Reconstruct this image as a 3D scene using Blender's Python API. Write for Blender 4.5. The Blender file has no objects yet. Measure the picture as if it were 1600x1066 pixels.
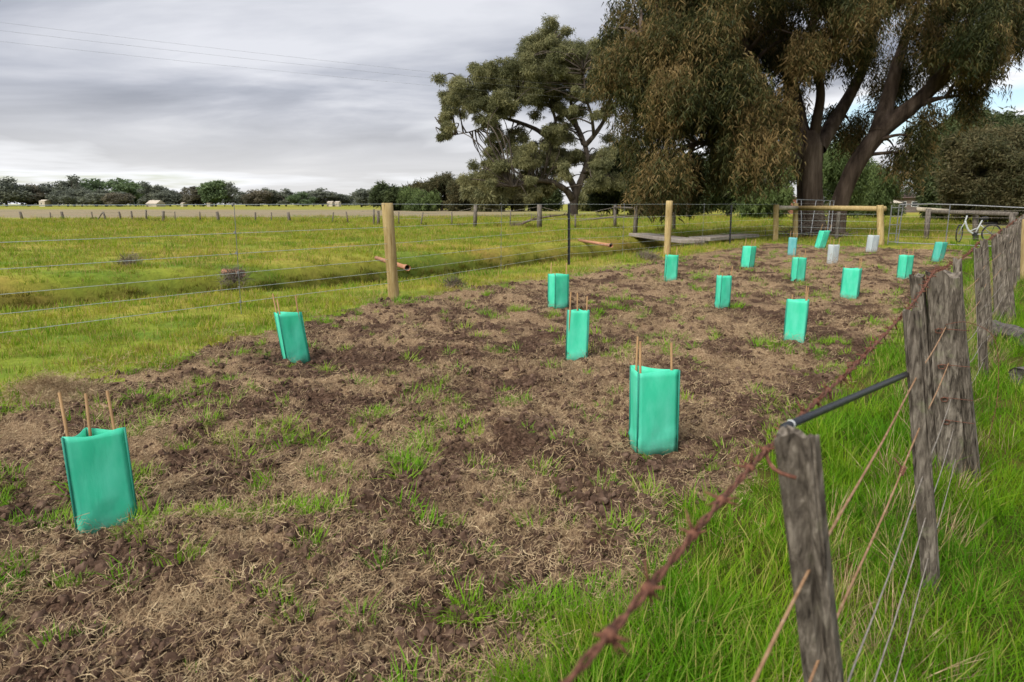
import bpy, math, random
import numpy as np
from mathutils import Vector, Matrix
random.seed(7); RNG = np.random.default_rng(7)
scene = bpy.context.scene
col = scene.collection
R = math.radians

# ---------------------------------------------------------------- camera
CAM_H, FPX, HORIZON = 1.4, 1067.0, 319.0
PITCH = math.atan((533.0 - HORIZON) / FPX)
cam_data = bpy.data.cameras.new('camera'); cam = bpy.data.objects.new('camera', cam_data); col.objects.link(cam)
cam.location = (0, 0, CAM_H); cam.rotation_euler = (R(90) - PITCH, 0, 0)
cam_data.sensor_width = 36.0; cam_data.lens = 36.0 * FPX / 1600.0
cam_data.clip_start = 0.05; cam_data.clip_end = 6000
cam_data.dof.use_dof = True; cam_data.dof.focus_distance = 5.5; cam_data.dof.aperture_fstop = 5.0
scene.camera = cam

# ---------------------------------------------------------------- sky, sun, exposure
SUN_EL, SUN_AZ = R(42), R(222)            # azimuth clockwise from +Y (behind the camera, to its left)
world = bpy.data.worlds.new('World'); scene.world = world; world.use_nodes = True
def build_world():
    nt = world.node_tree; N = nt.nodes; L = nt.links; N.clear()
    out = N.new('ShaderNodeOutputWorld'); mixs = N.new('ShaderNodeMixShader')
    bg_sky = N.new('ShaderNodeBackground'); bg_cl = N.new('ShaderNodeBackground')
    sky = N.new('ShaderNodeTexSky'); sky.sky_type = 'NISHITA'; sky.sun_disc = False
    sky.sun_elevation = SUN_EL; sky.sun_rotation = SUN_AZ
    L.new(sky.outputs[0], bg_sky.inputs[0]); bg_sky.inputs[1].default_value = 0.05
    tc = N.new('ShaderNodeTexCoord'); sep = N.new('ShaderNodeSeparateXYZ'); L.new(tc.outputs['Generated'], sep.inputs[0])
    def math_(op, a, b=None, clamp=False):
        m = N.new('ShaderNodeMath'); m.operation = op; m.use_clamp = clamp
        for k, v in enumerate((a, b)):
            if v is None: continue
            if isinstance(v, (int, float)): m.inputs[k].default_value = v
            else: L.new(v, m.inputs[k])
        return m.outputs[0]
    zz = math_('MAXIMUM', sep.outputs[2], 0.0); zd = math_('ADD', zz, 0.11)
    u = math_('DIVIDE', sep.outputs[0], zd); v = math_('DIVIDE', sep.outputs[1], zd)
    cmb = N.new('ShaderNodeCombineXYZ'); L.new(u, cmb.inputs[0]); L.new(v, cmb.inputs[1])
    def noise(scale, detail, rough, off, sx=1.0, sy=1.0, dist=0.0):
        mp = N.new('ShaderNodeMapping'); mp.inputs['Location'].default_value = off; mp.inputs['Scale'].default_value = (sx, sy, 1)
        L.new(cmb.outputs[0], mp.inputs[0])
        n = N.new('ShaderNodeTexNoise'); n.inputs['Scale'].default_value = scale; n.inputs['Detail'].default_value = detail
        n.inputs['Roughness'].default_value = rough; n.inputs['Distortion'].default_value = dist
        L.new(mp.outputs[0], n.inputs['Vector']); return n.outputs[0]
    body = noise(0.58, 7, 0.54, (3.1, 1.7, 0), 0.7, 1.3, 0.5)
    ramp = N.new('ShaderNodeValToRGB'); L.new(body, ramp.inputs[0])
    e = ramp.color_ramp.elements
    e[0].position = 0.36; e[0].color = (0.30, 0.325, 0.39, 1)
    e[1].position = 0.66; e[1].color = (0.72, 0.735, 0.79, 1)
    e2 = ramp.color_ramp.elements.new(0.50); e2.color = (0.45, 0.475, 0.545, 1)
    # low sky: layers seen edge-on run together and turn pale
    low = N.new('ShaderNodeMapRange'); low.inputs['From Min'].default_value = 0.17; low.inputs['From Max'].default_value = 0.0
    low.inputs['To Min'].default_value = 0.0; low.inputs['To Max'].default_value = 0.85; low.interpolation_type = 'SMOOTHSTEP'
    L.new(zz, low.inputs[0])
    mixl = N.new('ShaderNodeMix'); mixl.data_type = 'RGBA'
    L.new(low.outputs[0], mixl.inputs[0]); L.new(ramp.outputs[0], mixl.inputs[6]); mixl.inputs[7].default_value = (0.76, 0.75, 0.735, 1)
    # broken cloud: breaks let the blue show, cumulus edges are bright
    cov = noise(0.30, 5, 0.55, (16.536, 18.793, 0), 1.0, 1.0, 0.3)
    gap = N.new('ShaderNodeMapRange'); gap.inputs['From Min'].default_value = 0.60; gap.inputs['From Max'].default_value = 0.66
    L.new(cov, gap.inputs[0])
    edge = N.new('ShaderNodeMapRange'); edge.inputs['From Min'].default_value = 0.50; edge.inputs['From Max'].default_value = 0.60
    L.new(cov, edge.inputs[0])
    mixe = N.new('ShaderNodeMix'); mixe.data_type = 'RGBA'
    L.new(edge.outputs[0], mixe.inputs[0]); L.new(mixl.outputs[2], mixe.inputs[6]); mixe.inputs[7].default_value = (0.92, 0.93, 0.96, 1)
    L.new(mixe.outputs[2], bg_cl.inputs[0]); bg_cl.inputs[1].default_value = 0.345
    L.new(gap.outputs[0], mixs.inputs[0]); L.new(bg_cl.outputs[0], mixs.inputs[1]); L.new(bg_sky.outputs[0], mixs.inputs[2])
    L.new(mixs.outputs[0], out.inputs[0])
build_world()
sun_data = bpy.data.lights.new('sun', 'SUN'); sun = bpy.data.objects.new('sun', sun_data); col.objects.link(sun)
sun_data.energy = 1.5; sun_data.angle = R(40); sun_data.color = (1.0, 0.95, 0.88)
sdir = Vector((math.sin(SUN_AZ) * math.cos(SUN_EL), math.cos(SUN_AZ) * math.cos(SUN_EL), math.sin(SUN_EL)))
sun.rotation_euler = sdir.to_track_quat('Z', 'Y').to_euler(); sun.location = sdir * 60
vs = scene.view_settings
vs.view_transform = 'Standard'; vs.look = 'None'; vs.gamma = 1; vs.use_curve_mapping = False; vs.exposure = 1.68
scene.cycles.max_bounces = 5; scene.cycles.diffuse_bounces = 2; scene.cycles.transmission_bounces = 4
scene.cycles.transparent_max_bounces = 6; scene.cycles.caustics_reflective = False; scene.cycles.caustics_refractive = False

# ---------------------------------------------------------------- helpers: survey of the site
cp, sp = math.cos(PITCH), math.sin(PITCH)
def ray(x, y):
    dx, dy = (x - 800.0) / FPX, -(y - 533.0) / FPX
    return Vector((dx, cp + dy * sp, -sp + dy * cp))
def G(x, y, z=0.0):
    d = ray(x, y); k = (z - CAM_H) / d.z
    return Vector((d.x * k, d.y * k, z))
def P(x, y, Y):
    d = ray(x, y); k = Y / d.y
    return Vector((d.x * k, Y, CAM_H + d.z * k))
def hash2(ix, iy, seed):
    h = (ix.astype(np.int64) * 374761393 + iy.astype(np.int64) * 668265263 + seed * 1442695041) & 0xffffffff
    h = ((h ^ (h >> 13)) * 1274126177) & 0xffffffff
    return ((h ^ (h >> 16)) & 0xffffff) / float(0xffffff)
def vnoise(x, y, seed=0):
    x = np.asarray(x, float); y = np.asarray(y, float)
    ix = np.floor(x); iy = np.floor(y); fx = x - ix; fy = y - iy
    fx = fx * fx * (3 - 2 * fx); fy = fy * fy * (3 - 2 * fy)
    a = hash2(ix, iy, seed); b = hash2(ix + 1, iy, seed); c = hash2(ix, iy + 1, seed); d = hash2(ix + 1, iy + 1, seed)
    return (a + (b - a) * fx) * (1 - fy) + (c + (d - c) * fx) * fy
def fbm(x, y, oct=4, seed=0, gain=0.5):
    s = 0; a = 1; t = 0
    for o in range(oct):
        s = s + a * vnoise(x * 2 ** o + 17.3 * o, y * 2 ** o - 9.1 * o, seed + o); t += a; a *= gain
    return s / t
def sstep(a, b, x):
    t = np.clip((x - a) / (b - a), 0, 1); return t * t * (3 - 2 * t)
U = (0.588, 0.809); NRM = (-0.809, 0.588)          # fence direction and its far-side normal
def TN(x, y):
    return (x + 1.83) * U[0] + (y - 10.2) * U[1], (x + 1.83) * NRM[0] + (y - 10.2) * NRM[1]
def XY(t, n):
    return -1.83 + t * U[0] + n * NRM[0], 10.2 + t * U[1] + n * NRM[1]
def bed_mask(x, y):
    t, n = TN(x, y)
    w = 0.55 * (fbm(x * 1.3, y * 1.3, 3, 5) - 0.5) + 0.30 * (fbm(x * 5, y * 5, 2, 9) - 0.5)
    left = -0.25 - 0.30 * np.clip(-t - 1, 0, 5) + w * 1.3
    right = -6.48 + w * 0.9
    far = 18.5 + w * 4
    return np.minimum(np.minimum(left - n, n - right), far - t)       # > 0 inside
def swale(x, y):
    t, n = TN(x, y)
    c = 5.0 + 0.30 * np.clip(3 - t, 0, 8) - 0.10 * np.clip(t - 5, 0, 12)
    d = n - c
    w = np.where(d < 0, 2.3, 1.5) * (1 - 0.02 * np.clip(t - 4, 0, 12))
    return np.exp(-np.abs(d / w) ** np.where(d < 0, 2.6, 4.5)) * sstep(21, 18.5, t) * sstep(-22, -12, t)
def H(x, y):
    x = np.asarray(x, float); y = np.asarray(y, float)
    r = np.hypot(x, y)
    near = 1 / (1 + (r / 30.0) ** 2)
    z = 0.07 * (fbm(x * 0.35, y * 0.35, 3, 21) - 0.5) * near
    z = z - (0.95 + 0.35 * (fbm(x * 0.8, y * 0.8, 3, 23) - 0.5)) * swale(x, y)
    b = sstep(-0.05, 0.25, bed_mask(x, y))
    lump = 0.15 * (fbm(x * 1.5, y * 1.5, 3, 31) - 0.5) + 0.075 * (fbm(x * 4.2, y * 4.2, 3, 41) - 0.5)
    fine = 0.042 * (np.abs(fbm(x * 11, y * 11, 3, 51) - 0.5) * 2) - 0.012 + 0.016 * (vnoise(x * 34, y * 34, 61) - 0.5)
    z = z + b * (lump + fine) + (1 - b) * near * 0.035 * (fbm(x * 3, y * 3, 2, 71) - 0.5)
    return z
def hz(x, y): return float(H(np.array([x]), np.array([y]))[0])
def ground_at(px, py):
    p = G(px, py)
    for _ in range(4):
        p = G(px, py, hz(p.x, p.y))
    return p

# ---------------------------------------------------------------- helpers: meshes and objects
class MB:
    def __init__(s): s.v = []; s.f = []; s.n = 0; s.c = []
    def add(s, V, F, c=None):
        V = np.asarray(V, float).reshape(-1, 3); s.v.append(V)
        s.f += [tuple(int(i) + s.n for i in f) for f in F]
        s.c.append(np.full(len(V), 0.5 if c is None else c)); s.n += len(V); return s
    def tube(s, pts, rad, sides=8, cap=True, rough=0.0, c=None, seed=0):
        pts = [Vector(p) for p in pts]; n = len(pts)
        rad = [rad] * n if isinstance(rad, (int, float)) else list(rad)
        V = []; prev = None; rr = random.Random(seed)
        for i, p in enumerate(pts):
            d = (pts[min(i + 1, n - 1)] - pts[max(i - 1, 0)]).normalized()
            if prev is None: a = d.orthogonal().normalized()
            else: a = (prev - d * prev.dot(d)).normalized()
            prev = a; b = d.cross(a)
            for k in range(sides):
                an = 2 * math.pi * k / sides; q = rad[i] * (1 + rough * (rr.random() - 0.5))
                V.append(p + a * math.cos(an) * q + b * math.sin(an) * q)
        F = [(i * sides + k, i * sides + (k + 1) % sides, (i + 1) * sides + (k + 1) % sides, (i + 1) * sides + k) for i in range(n - 1) for k in range(sides)]
        if cap: F += [tuple(reversed(range(sides))), tuple((n - 1) * sides + k for k in range(sides))]
        return s.add([tuple(v) for v in V], F, c)
    def box(s, c, size, rot=None, col_=None):
        x, y, z = [q / 2 for q in size]
        V = [Vector((sx * x, sy * y, sz * z)) for sz in (-1, 1) for sy in (-1, 1) for sx in (-1, 1)]
        if rot is not None: V = [rot @ v for v in V]
        V = [tuple(v + Vector(c)) for v in V]
        return s.add(V, [(0, 2, 3, 1), (4, 5, 7, 6), (0, 1, 5, 4), (2, 6, 7, 3), (0, 4, 6, 2), (1, 3, 7, 5)], col_)
    def mesh(s, name, mat=None, smooth=False):
        me = bpy.data.meshes.new(name)
        V = np.concatenate(s.v) if s.v else np.zeros((0, 3))
        me.from_pydata(V.tolist(), [], s.f)
        a = me.attributes.new('tone', 'FLOAT', 'POINT'); a.data.foreach_set('value', np.concatenate(s.c).astype(np.float32))
        if mat: me.materials.append(mat)
        if smooth: me.polygons.foreach_set('use_smooth', [True] * len(me.polygons))
        me.update(); return me
    def build(s, name, mat, parent=None, smooth=False):
        return link(bpy.data.objects.new(name, s.mesh(name, mat, smooth)), parent)
def link(o, parent=None):
    col.objects.link(o)
    if parent is not None:
        o.parent = parent; o.matrix_parent_inverse = Matrix.Translation(parent.location).inverted() if parent.rotation_euler.to_matrix() == Matrix.Identity(3) else parent.matrix_basis.inverted()
    return o
def tag(o, label=None, cat=None, group=None, kind=None):
    if label: o['label'] = label
    if cat: o['category'] = cat
    if group: o['group'] = group
    if kind: o['kind'] = kind
    return o
def empty(name, loc, label=None, cat=None, group=None):
    o = bpy.data.objects.new(name, None); o.empty_display_size = 0.1; o.location = loc; col.objects.link(o)
    return tag(o, label, cat, group)

# ---------------------------------------------------------------- helpers: materials
MATS = {}
def nodes(name):
    m = bpy.data.materials.new(name); m.use_nodes = True; nt = m.node_tree
    for n in list(nt.nodes): nt.nodes.remove(n)
    return m, nt, nt.nodes, nt.links
def ramp_node(N, L, src, stops):
    r = N.new('ShaderNodeValToRGB'); L.new(src, r.inputs[0]); e = r.color_ramp.elements
    e[0].position, e[0].color = stops[0][0], (*stops[0][1], 1); e[1].position, e[1].color = stops[-1][0], (*stops[-1][1], 1)
    for p, c in stops[1:-1]: q = e.new(p); q.color = (*c, 1)
    return r.outputs[0]
def mixc(N, L, f, a, b, mode='MIX'):
    m = N.new('ShaderNodeMix'); m.data_type = 'RGBA'; m.blend_type = mode
    if isinstance(f, (int, float)): m.inputs[0].default_value = f
    else: L.new(f, m.inputs[0])
    for k, q in ((6, a), (7, b)):
        if isinstance(q, tuple): m.inputs[k].default_value = (*q, 1)
        else: L.new(q, m.inputs[k])
    return m.outputs[2]
def noise_node(N, L, scale, detail=4, rough=0.55, coord='pos', sc=(1, 1, 1), dist=0):
    if coord == 'pos': g = N.new('ShaderNodeNewGeometry'); src = g.outputs['Position']
    else: g = N.new('ShaderNodeTexCoord'); src = g.outputs['Object']
    mp = N.new('ShaderNodeMapping'); mp.inputs['Scale'].default_value = sc; L.new(src, mp.inputs[0])
    n = N.new('ShaderNodeTexNoise'); n.inputs['Scale'].default_value = scale; n.inputs['Detail'].default_value = detail
    n.inputs['Roughness'].default_value = rough; n.inputs['Distortion'].default_value = dist
    L.new(mp.outputs[0], n.inputs['Vector']); return n.outputs[0]
def principled(N, L, colr, rough=0.8, metal=0.0, bump=None, bstr=0.5, bdist=0.01, spec=0.3):
    b = N.new('ShaderNodeBsdfPrincipled'); o = N.new('ShaderNodeOutputMaterial'); L.new(b.outputs[0], o.inputs[0])
    if isinstance(colr, tuple): b.inputs['Base Color'].default_value = (*colr, 1)
    else: L.new(colr, b.inputs['Base Color'])
    b.inputs['Roughness'].default_value = rough; b.inputs['Metallic'].default_value = metal
    b.inputs['Specular IOR Level'].default_value = spec
    if bump is not None:
        q = N.new('ShaderNodeBump'); q.inputs['Strength'].default_value = bstr; q.inputs['Distance'].default_value = bdist
        L.new(bump, q.inputs['Height']); L.new(q.outputs[0], b.inputs['Normal'])
    return b
def mat_simple(name, stops, scale=20, sc=(1, 1, 1), rough=0.8, metal=0.0, coord='obj', bstr=0.4, bdist=0.005, detail=5, spec=0.3):
    m, nt, N, L = nodes(name)
    n = noise_node(N, L, scale, detail, 0.6, coord, sc)
    principled(N, L, ramp_node(N, L, n, stops), rough, metal, n, bstr, bdist, spec); MATS[name] = m; return m
def mat_leaf(name, a, b, c, patch=0.5, transl=0.3, rough=0.55):
    """foliage: three leaf colours, by branch (world noise), by spray (instance random) and by leaf (tone)"""
    m, nt, N, L = nodes(name)
    at = N.new('ShaderNodeAttribute'); at.attribute_name = 'tone'
    oi = N.new('ShaderNodeAttribute'); oi.attribute_name = 'spray'; n = noise_node(N, L, patch, 3, 0.5)
    s = N.new('ShaderNodeMath'); s.operation = 'MULTIPLY_ADD'; L.new(at.outputs['Fac'], s.inputs[0]); s.inputs[1].default_value = 0.35; L.new(n, s.inputs[2])
    s2 = N.new('ShaderNodeMath'); s2.operation = 'MULTIPLY_ADD'; L.new(oi.outputs['Fac'], s2.inputs[0]); s2.inputs[1].default_value = 0.25; L.new(s.outputs[0], s2.inputs[2])
    cr = ramp_node(N, L, s2.outputs[0], [(0.52, a), (0.78, b), (1.05 if False else 1.0, c)])
    bs = N.new('ShaderNodeBsdfPrincipled'); L.new(cr, bs.inputs['Base Color']); bs.inputs['Roughness'].default_value = rough
    bs.inputs['Specular IOR Level'].default_value = 0.12
    tr = N.new('ShaderNodeBsdfTranslucent'); L.new(cr, tr.inputs[0])
    mx = N.new('ShaderNodeMixShader'); mx.inputs[0].default_value = transl; L.new(bs.outputs[0], mx.inputs[1]); L.new(tr.outputs[0], mx.inputs[2])
    o = N.new('ShaderNodeOutputMaterial'); L.new(mx.outputs[0], o.inputs[0]); MATS[name] = m; return m
def mat_wood_old(name, dark, mid, light, zs=0.12, scale=60, moss=0.0):
    m, nt, N, L = nodes(name)
    n1 = noise_node(N, L, scale, 6, 0.65, 'obj', (1, 1, zs), 0.6)
    n2 = noise_node(N, L, scale * 0.12, 4, 0.6, 'obj', (1, 1, 0.5))
    n3 = noise_node(N, L, scale * 2.4, 3, 0.7, 'obj', (1, 1, zs * 0.5))
    c = ramp_node(N, L, n1, [(0.33, dark), (0.5, mid), (0.68, light)])
    c2 = mixc(N, L, 0.45, c, ramp_node(N, L, n2, [(0.35, (0.35, 0.33, 0.30)), (0.65, (1.0, 1.0, 1.0))]), 'MULTIPLY')
    if moss:
        n4 = noise_node(N, L, 14, 4, 0.6, 'obj')
        f = N.new('ShaderNodeMapRange'); f.inputs['From Min'].default_value = 0.60; f.inputs['From Max'].default_value = 0.72; f.inputs['To Max'].default_value = moss
        L.new(n4, f.inputs[0]); c2 = mixc(N, L, f.outputs[0], c2, (0.20, 0.21, 0.12))
    ad = N.new('ShaderNodeMath'); ad.operation = 'ADD'; L.new(n1, ad.inputs[0]); L.new(n3, ad.inputs[1])
    principled(N, L, c2, 0.9, 0, ad.outputs[0], 0.7, 0.006, 0.15); MATS[name] = m; return m

mat_wood_old('weathered_wood', (0.030, 0.024, 0.019), (0.15, 0.127, 0.102), (0.32, 0.28, 0.23), moss=0.5)
mat_wood_old('grey_wood', (0.06, 0.05, 0.045), (0.15, 0.13, 0.11), (0.27, 0.24, 0.20), scale=30)
mat_wood_old('treated_pine', (0.28, 0.195, 0.075), (0.44, 0.33, 0.15), (0.56, 0.44, 0.23), zs=0.06, scale=26)
mat_wood_old('bleached_rail', (0.30, 0.26, 0.19), (0.48, 0.42, 0.32), (0.60, 0.54, 0.43), zs=0.2, scale=18)
mat_simple('bamboo', [(0.35, (0.20, 0.11, 0.045)), (0.65, (0.34, 0.21, 0.09))], 30, (1, 1, 0.2), 0.6)
mat_simple('rust', [(0.3, (0.055, 0.022, 0.015)), (0.55, (0.15, 0.062, 0.038)), (0.75, (0.25, 0.12, 0.075))], 130, rough=0.85, bstr=0.8, bdist=0.002)
mat_simple('rusty_wire', [(0.3, (0.20, 0.10, 0.05)), (0.6, (0.36, 0.22, 0.12)), (0.8, (0.42, 0.33, 0.24))], 40, rough=0.7)
mat_simple('dull_wire', [(0.3, (0.20, 0.17, 0.14)), (0.7, (0.38, 0.34, 0.29))], 40, rough=0.6, metal=0.3)
mat_simple('new_wire', [(0.3, (0.36, 0.42, 0.42)), (0.7, (0.55, 0.60, 0.60))], 20, rough=0.4, metal=0.5)
mat_simple('galvanised', [(0.3, (0.15, 0.155, 0.16)), (0.7, (0.27, 0.275, 0.28))], 25, rough=0.45, metal=0.55)
mat_simple('black_steel', [(0.3, (0.010, 0.011, 0.012)), (0.7, (0.025, 0.026, 0.028))], 30, rough=0.5)
mat_simple('black_poly', [(0.3, (0.012, 0.014, 0.018)), (0.7, (0.030, 0.034, 0.042))], 60, rough=0.45)
mat_simple('terracotta', [(0.3, (0.30, 0.13, 0.065)), (0.7, (0.46, 0.24, 0.14))], 8, rough=0.8)
mat_simple('pipe_dark', [(0.3, (0.015, 0.012, 0.010)), (0.7, (0.03, 0.025, 0.02))], 8)
mat_simple('concrete', [(0.3, (0.20, 0.17, 0.14)), (0.7, (0.33, 0.29, 0.25))], 6, rough=0.9)
mat_simple('bark_big', [(0.30, (0.022, 0.016, 0.012)), (0.52, (0.085, 0.062, 0.047)), (0.75, (0.18, 0.138, 0.108))], 3.2, (1, 1, 0.13), 0.95, bstr=1.0, bdist=0.12, detail=7, spec=0.1)
mat_simple('bark_gum', [(0.30, (0.035, 0.028, 0.023)), (0.55, (0.095, 0.078, 0.064)), (0.75, (0.19, 0.165, 0.14))], 2.2, (1, 1, 0.3), 0.9, bstr=0.6, bdist=0.05, spec=0.1)
mat_simple('twig', [(0.3, (0.06, 0.045, 0.035)), (0.7, (0.17, 0.135, 0.11))], 12)
mat_simple('log_bark', [(0.3, (0.035, 0.03, 0.026)), (0.6, (0.13, 0.115, 0.10)), (0.8, (0.26, 0.24, 0.21))], 30, (1, 1, 1), 0.95, bstr=1, bdist=0.02)
mat_simple('white_paint', [(0.3, (0.62, 0.64, 0.63)), (0.7, (0.75, 0.77, 0.76))], 5, rough=0.4)
mat_simple('bike_white', [(0.3, (0.34, 0.36, 0.36)), (0.7, (0.44, 0.46, 0.46))], 5, rough=0.4)
mat_simple('black_rubber', [(0.3, (0.012, 0.012, 0.013)), (0.7, (0.025, 0.025, 0.026))], 20, rough=0.7)
mat_simple('brick_red', [(0.3, (0.20, 0.085, 0.055)), (0.7, (0.30, 0.14, 0.095))], 1.5)
mat_simple('roof_pale', [(0.3, (0.32, 0.38, 0.34)), (0.7, (0.42, 0.48, 0.44))], 0.7, rough=0.5)
mat_simple('wall_cream', [(0.3, (0.42, 0.36, 0.28)), (0.7, (0.52, 0.46, 0.37))], 0.7)
mat_simple('roof_brown', [(0.3, (0.10, 0.065, 0.055)), (0.7, (0.16, 0.11, 0.09))], 0.7)
mat_simple('wall_brown', [(0.3, (0.11, 0.085, 0.075)), (0.7, (0.17, 0.135, 0.115))], 0.7)
mat_simple('window_dark', [(0.3, (0.015, 0.018, 0.02)), (0.7, (0.03, 0.035, 0.04))], 1, rough=0.15, spec=0.6)
mat_simple('teal_paint', [(0.3, (0.02, 0.16, 0.14)), (0.7, (0.04, 0.22, 0.19))], 2, rough=0.4)
mat_leaf('leaf_pepper', (0.018, 0.025, 0.008), (0.060, 0.063, 0.021), (0.180, 0.125, 0.050), 0.50, 0.18)
mat_leaf('leaf_gum', (0.085, 0.094, 0.044), (0.185, 0.188, 0.090), (0.30, 0.285, 0.135), 0.35, 0.4)
mat_leaf('leaf_dark', (0.030, 0.042, 0.018), (0.060, 0.080, 0.032), (0.105, 0.130, 0.050), 0.3)
mat_leaf('leaf_willow', (0.050, 0.075, 0.026), (0.095, 0.135, 0.046), (0.155, 0.205, 0.068), 0.3)
mat_leaf('leaf_olive', (0.045, 0.052, 0.024), (0.088, 0.086, 0.040), (0.145, 0.122, 0.058), 0.3)
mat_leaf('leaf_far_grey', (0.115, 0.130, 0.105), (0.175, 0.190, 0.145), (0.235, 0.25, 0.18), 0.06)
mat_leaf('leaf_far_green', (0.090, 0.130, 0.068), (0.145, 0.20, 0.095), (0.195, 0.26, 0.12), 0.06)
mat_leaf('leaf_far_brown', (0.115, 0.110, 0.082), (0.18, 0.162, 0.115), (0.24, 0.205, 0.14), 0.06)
mat_leaf('dead_twigs', (0.075, 0.060, 0.048), (0.13, 0.105, 0.082), (0.21, 0.17, 0.13), 1.0, 0.0)

def mat_grass(name, g1, g2, g3, dry, dry_lo, dry_hi, patch):
    """blade colours: patches of greener and yellower growth (world noise), single blades drier (tone)"""
    m, nt, N, L = nodes(name)
    at = N.new('ShaderNodeAttribute'); at.attribute_name = 'tone'; oi = N.new('ShaderNodeObjectInfo')
    n = noise_node(N, L, patch, 4, 0.6); n2 = noise_node(N, L, patch * 0.3, 2, 0.5)
    s = N.new('ShaderNodeMath'); s.operation = 'MULTIPLY_ADD'; L.new(oi.outputs['Random'], s.inputs[0]); s.inputs[1].default_value = 0.28; L.new(n, s.inputs[2])
    c = ramp_node(N, L, s.outputs[0], [(0.38, g1), (0.62, g2), (0.88, g3)])
    a2 = N.new('ShaderNodeMath'); a2.operation = 'MULTIPLY_ADD'; L.new(n2, a2.inputs[0]); a2.inputs[1].default_value = 0.8; L.new(at.outputs['Fac'], a2.inputs[2])
    f = N.new('ShaderNodeMapRange'); f.inputs['From Min'].default_value = dry_lo; f.inputs['From Max'].default_value = dry_hi; L.new(a2.outputs[0], f.inputs[0])
    c = mixc(N, L, f.outputs[0], c, dry)
    bs = N.new('ShaderNodeBsdfPrincipled'); L.new(c, bs.inputs['Base Color']); bs.inputs['Roughness'].default_value = 0.6; bs.inputs['Specular IOR Level'].default_value = 0.10
    tr = N.new('ShaderNodeBsdfTranslucent'); L.new(c, tr.inputs[0])
    mx = N.new('ShaderNodeMixShader'); mx.inputs[0].default_value = 0.35; L.new(bs.outputs[0], mx.inputs[1]); L.new(tr.outputs[0], mx.inputs[2])
    o = N.new('ShaderNodeOutputMaterial'); L.new(mx.outputs[0], o.inputs[0]); MATS[name] = m; return m
mat_grass('grass_lush', (0.050, 0.165, 0.004), (0.100, 0.240, 0.007), (0.19, 0.295, 0.013), (0.44, 0.36, 0.12), 1.18, 1.40, 1.4)
mat_grass('grass_bed', (0.10, 0.26, 0.010), (0.165, 0.34, 0.016), (0.27, 0.38, 0.035), (0.46, 0.38, 0.19), 1.24, 1.42, 0.9)
mat_grass('grass_paddock', (0.085, 0.21, 0.010), (0.19, 0.28, 0.016), (0.38, 0.345, 0.040), (0.40, 0.29, 0.11), 0.95, 1.24, 0.6)
mat_grass('grass_wet', (0.040, 0.082, 0.006), (0.085, 0.108, 0.009), (0.15, 0.14, 0.016), (0.14, 0.08, 0.03), 1.0, 1.3, 0.8)  # olive swale growth, darkened to make up for weak bank shading
mat_simple('straw', [(0.3, (0.15, 0.093, 0.048)), (0.5, (0.30, 0.21, 0.115)), (0.70, (0.56, 0.44, 0.26))], 18, coord='pos', rough=0.8, bstr=0)
mat_simple('clod', [(0.3, (0.040, 0.024, 0.016)), (0.55, (0.097, 0.060, 0.041)), (0.75, (0.18, 0.124, 0.090))], 22, coord='pos', rough=0.95, bstr=0.6, bdist=0.006, spec=0.1)
def mat_bed():
    m, nt, N, L = nodes('bed_soil')
    at = N.new('ShaderNodeAttribute'); at.attribute_name = 'straw'
    n1 = noise_node(N, L, 3.0, 6, 0.65); n2 = noise_node(N, L, 45, 5, 0.7); n3 = noise_node(N, L, 70, 4, 0.7, 'pos', (1, 0.35, 1), 1.5)
    soil = ramp_node(N, L, n2, [(0.34, (0.019, 0.011, 0.007)), (0.50, (0.076, 0.045, 0.029)), (0.68, (0.165, 0.108, 0.074))])
    soil = mixc(N, L, 0.6, soil, ramp_node(N, L, n1, [(0.35, (0.50, 0.46, 0.44)), (0.62, (1.15, 1.08, 1.0))]), 'MULTIPLY')
    st = ramp_node(N, L, n3, [(0.36, (0.098, 0.058, 0.035)), (0.50, (0.245, 0.162, 0.092)), (0.66, (0.47, 0.345, 0.21))])
    mul = N.new('ShaderNodeMath'); mul.operation = 'MULTIPLY_ADD'; L.new(n3, mul.inputs[0]); mul.inputs[1].default_value = 0.7; L.new(at.outputs['Fac'], mul.inputs[2])
    f = N.new('ShaderNodeMapRange'); f.inputs['From Min'].default_value = 0.62; f.inputs['From Max'].default_value = 1.05; f.inputs['To Max'].default_value = 0.9; L.new(mul.outputs[0], f.inputs[0])
    c = mixc(N, L, f.outputs[0], soil, st)
    principled(N, L, c, 0.97, 0, n2, 1.0, 0.02, 0.1); MATS['bed_soil'] = m
mat_bed()
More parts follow.
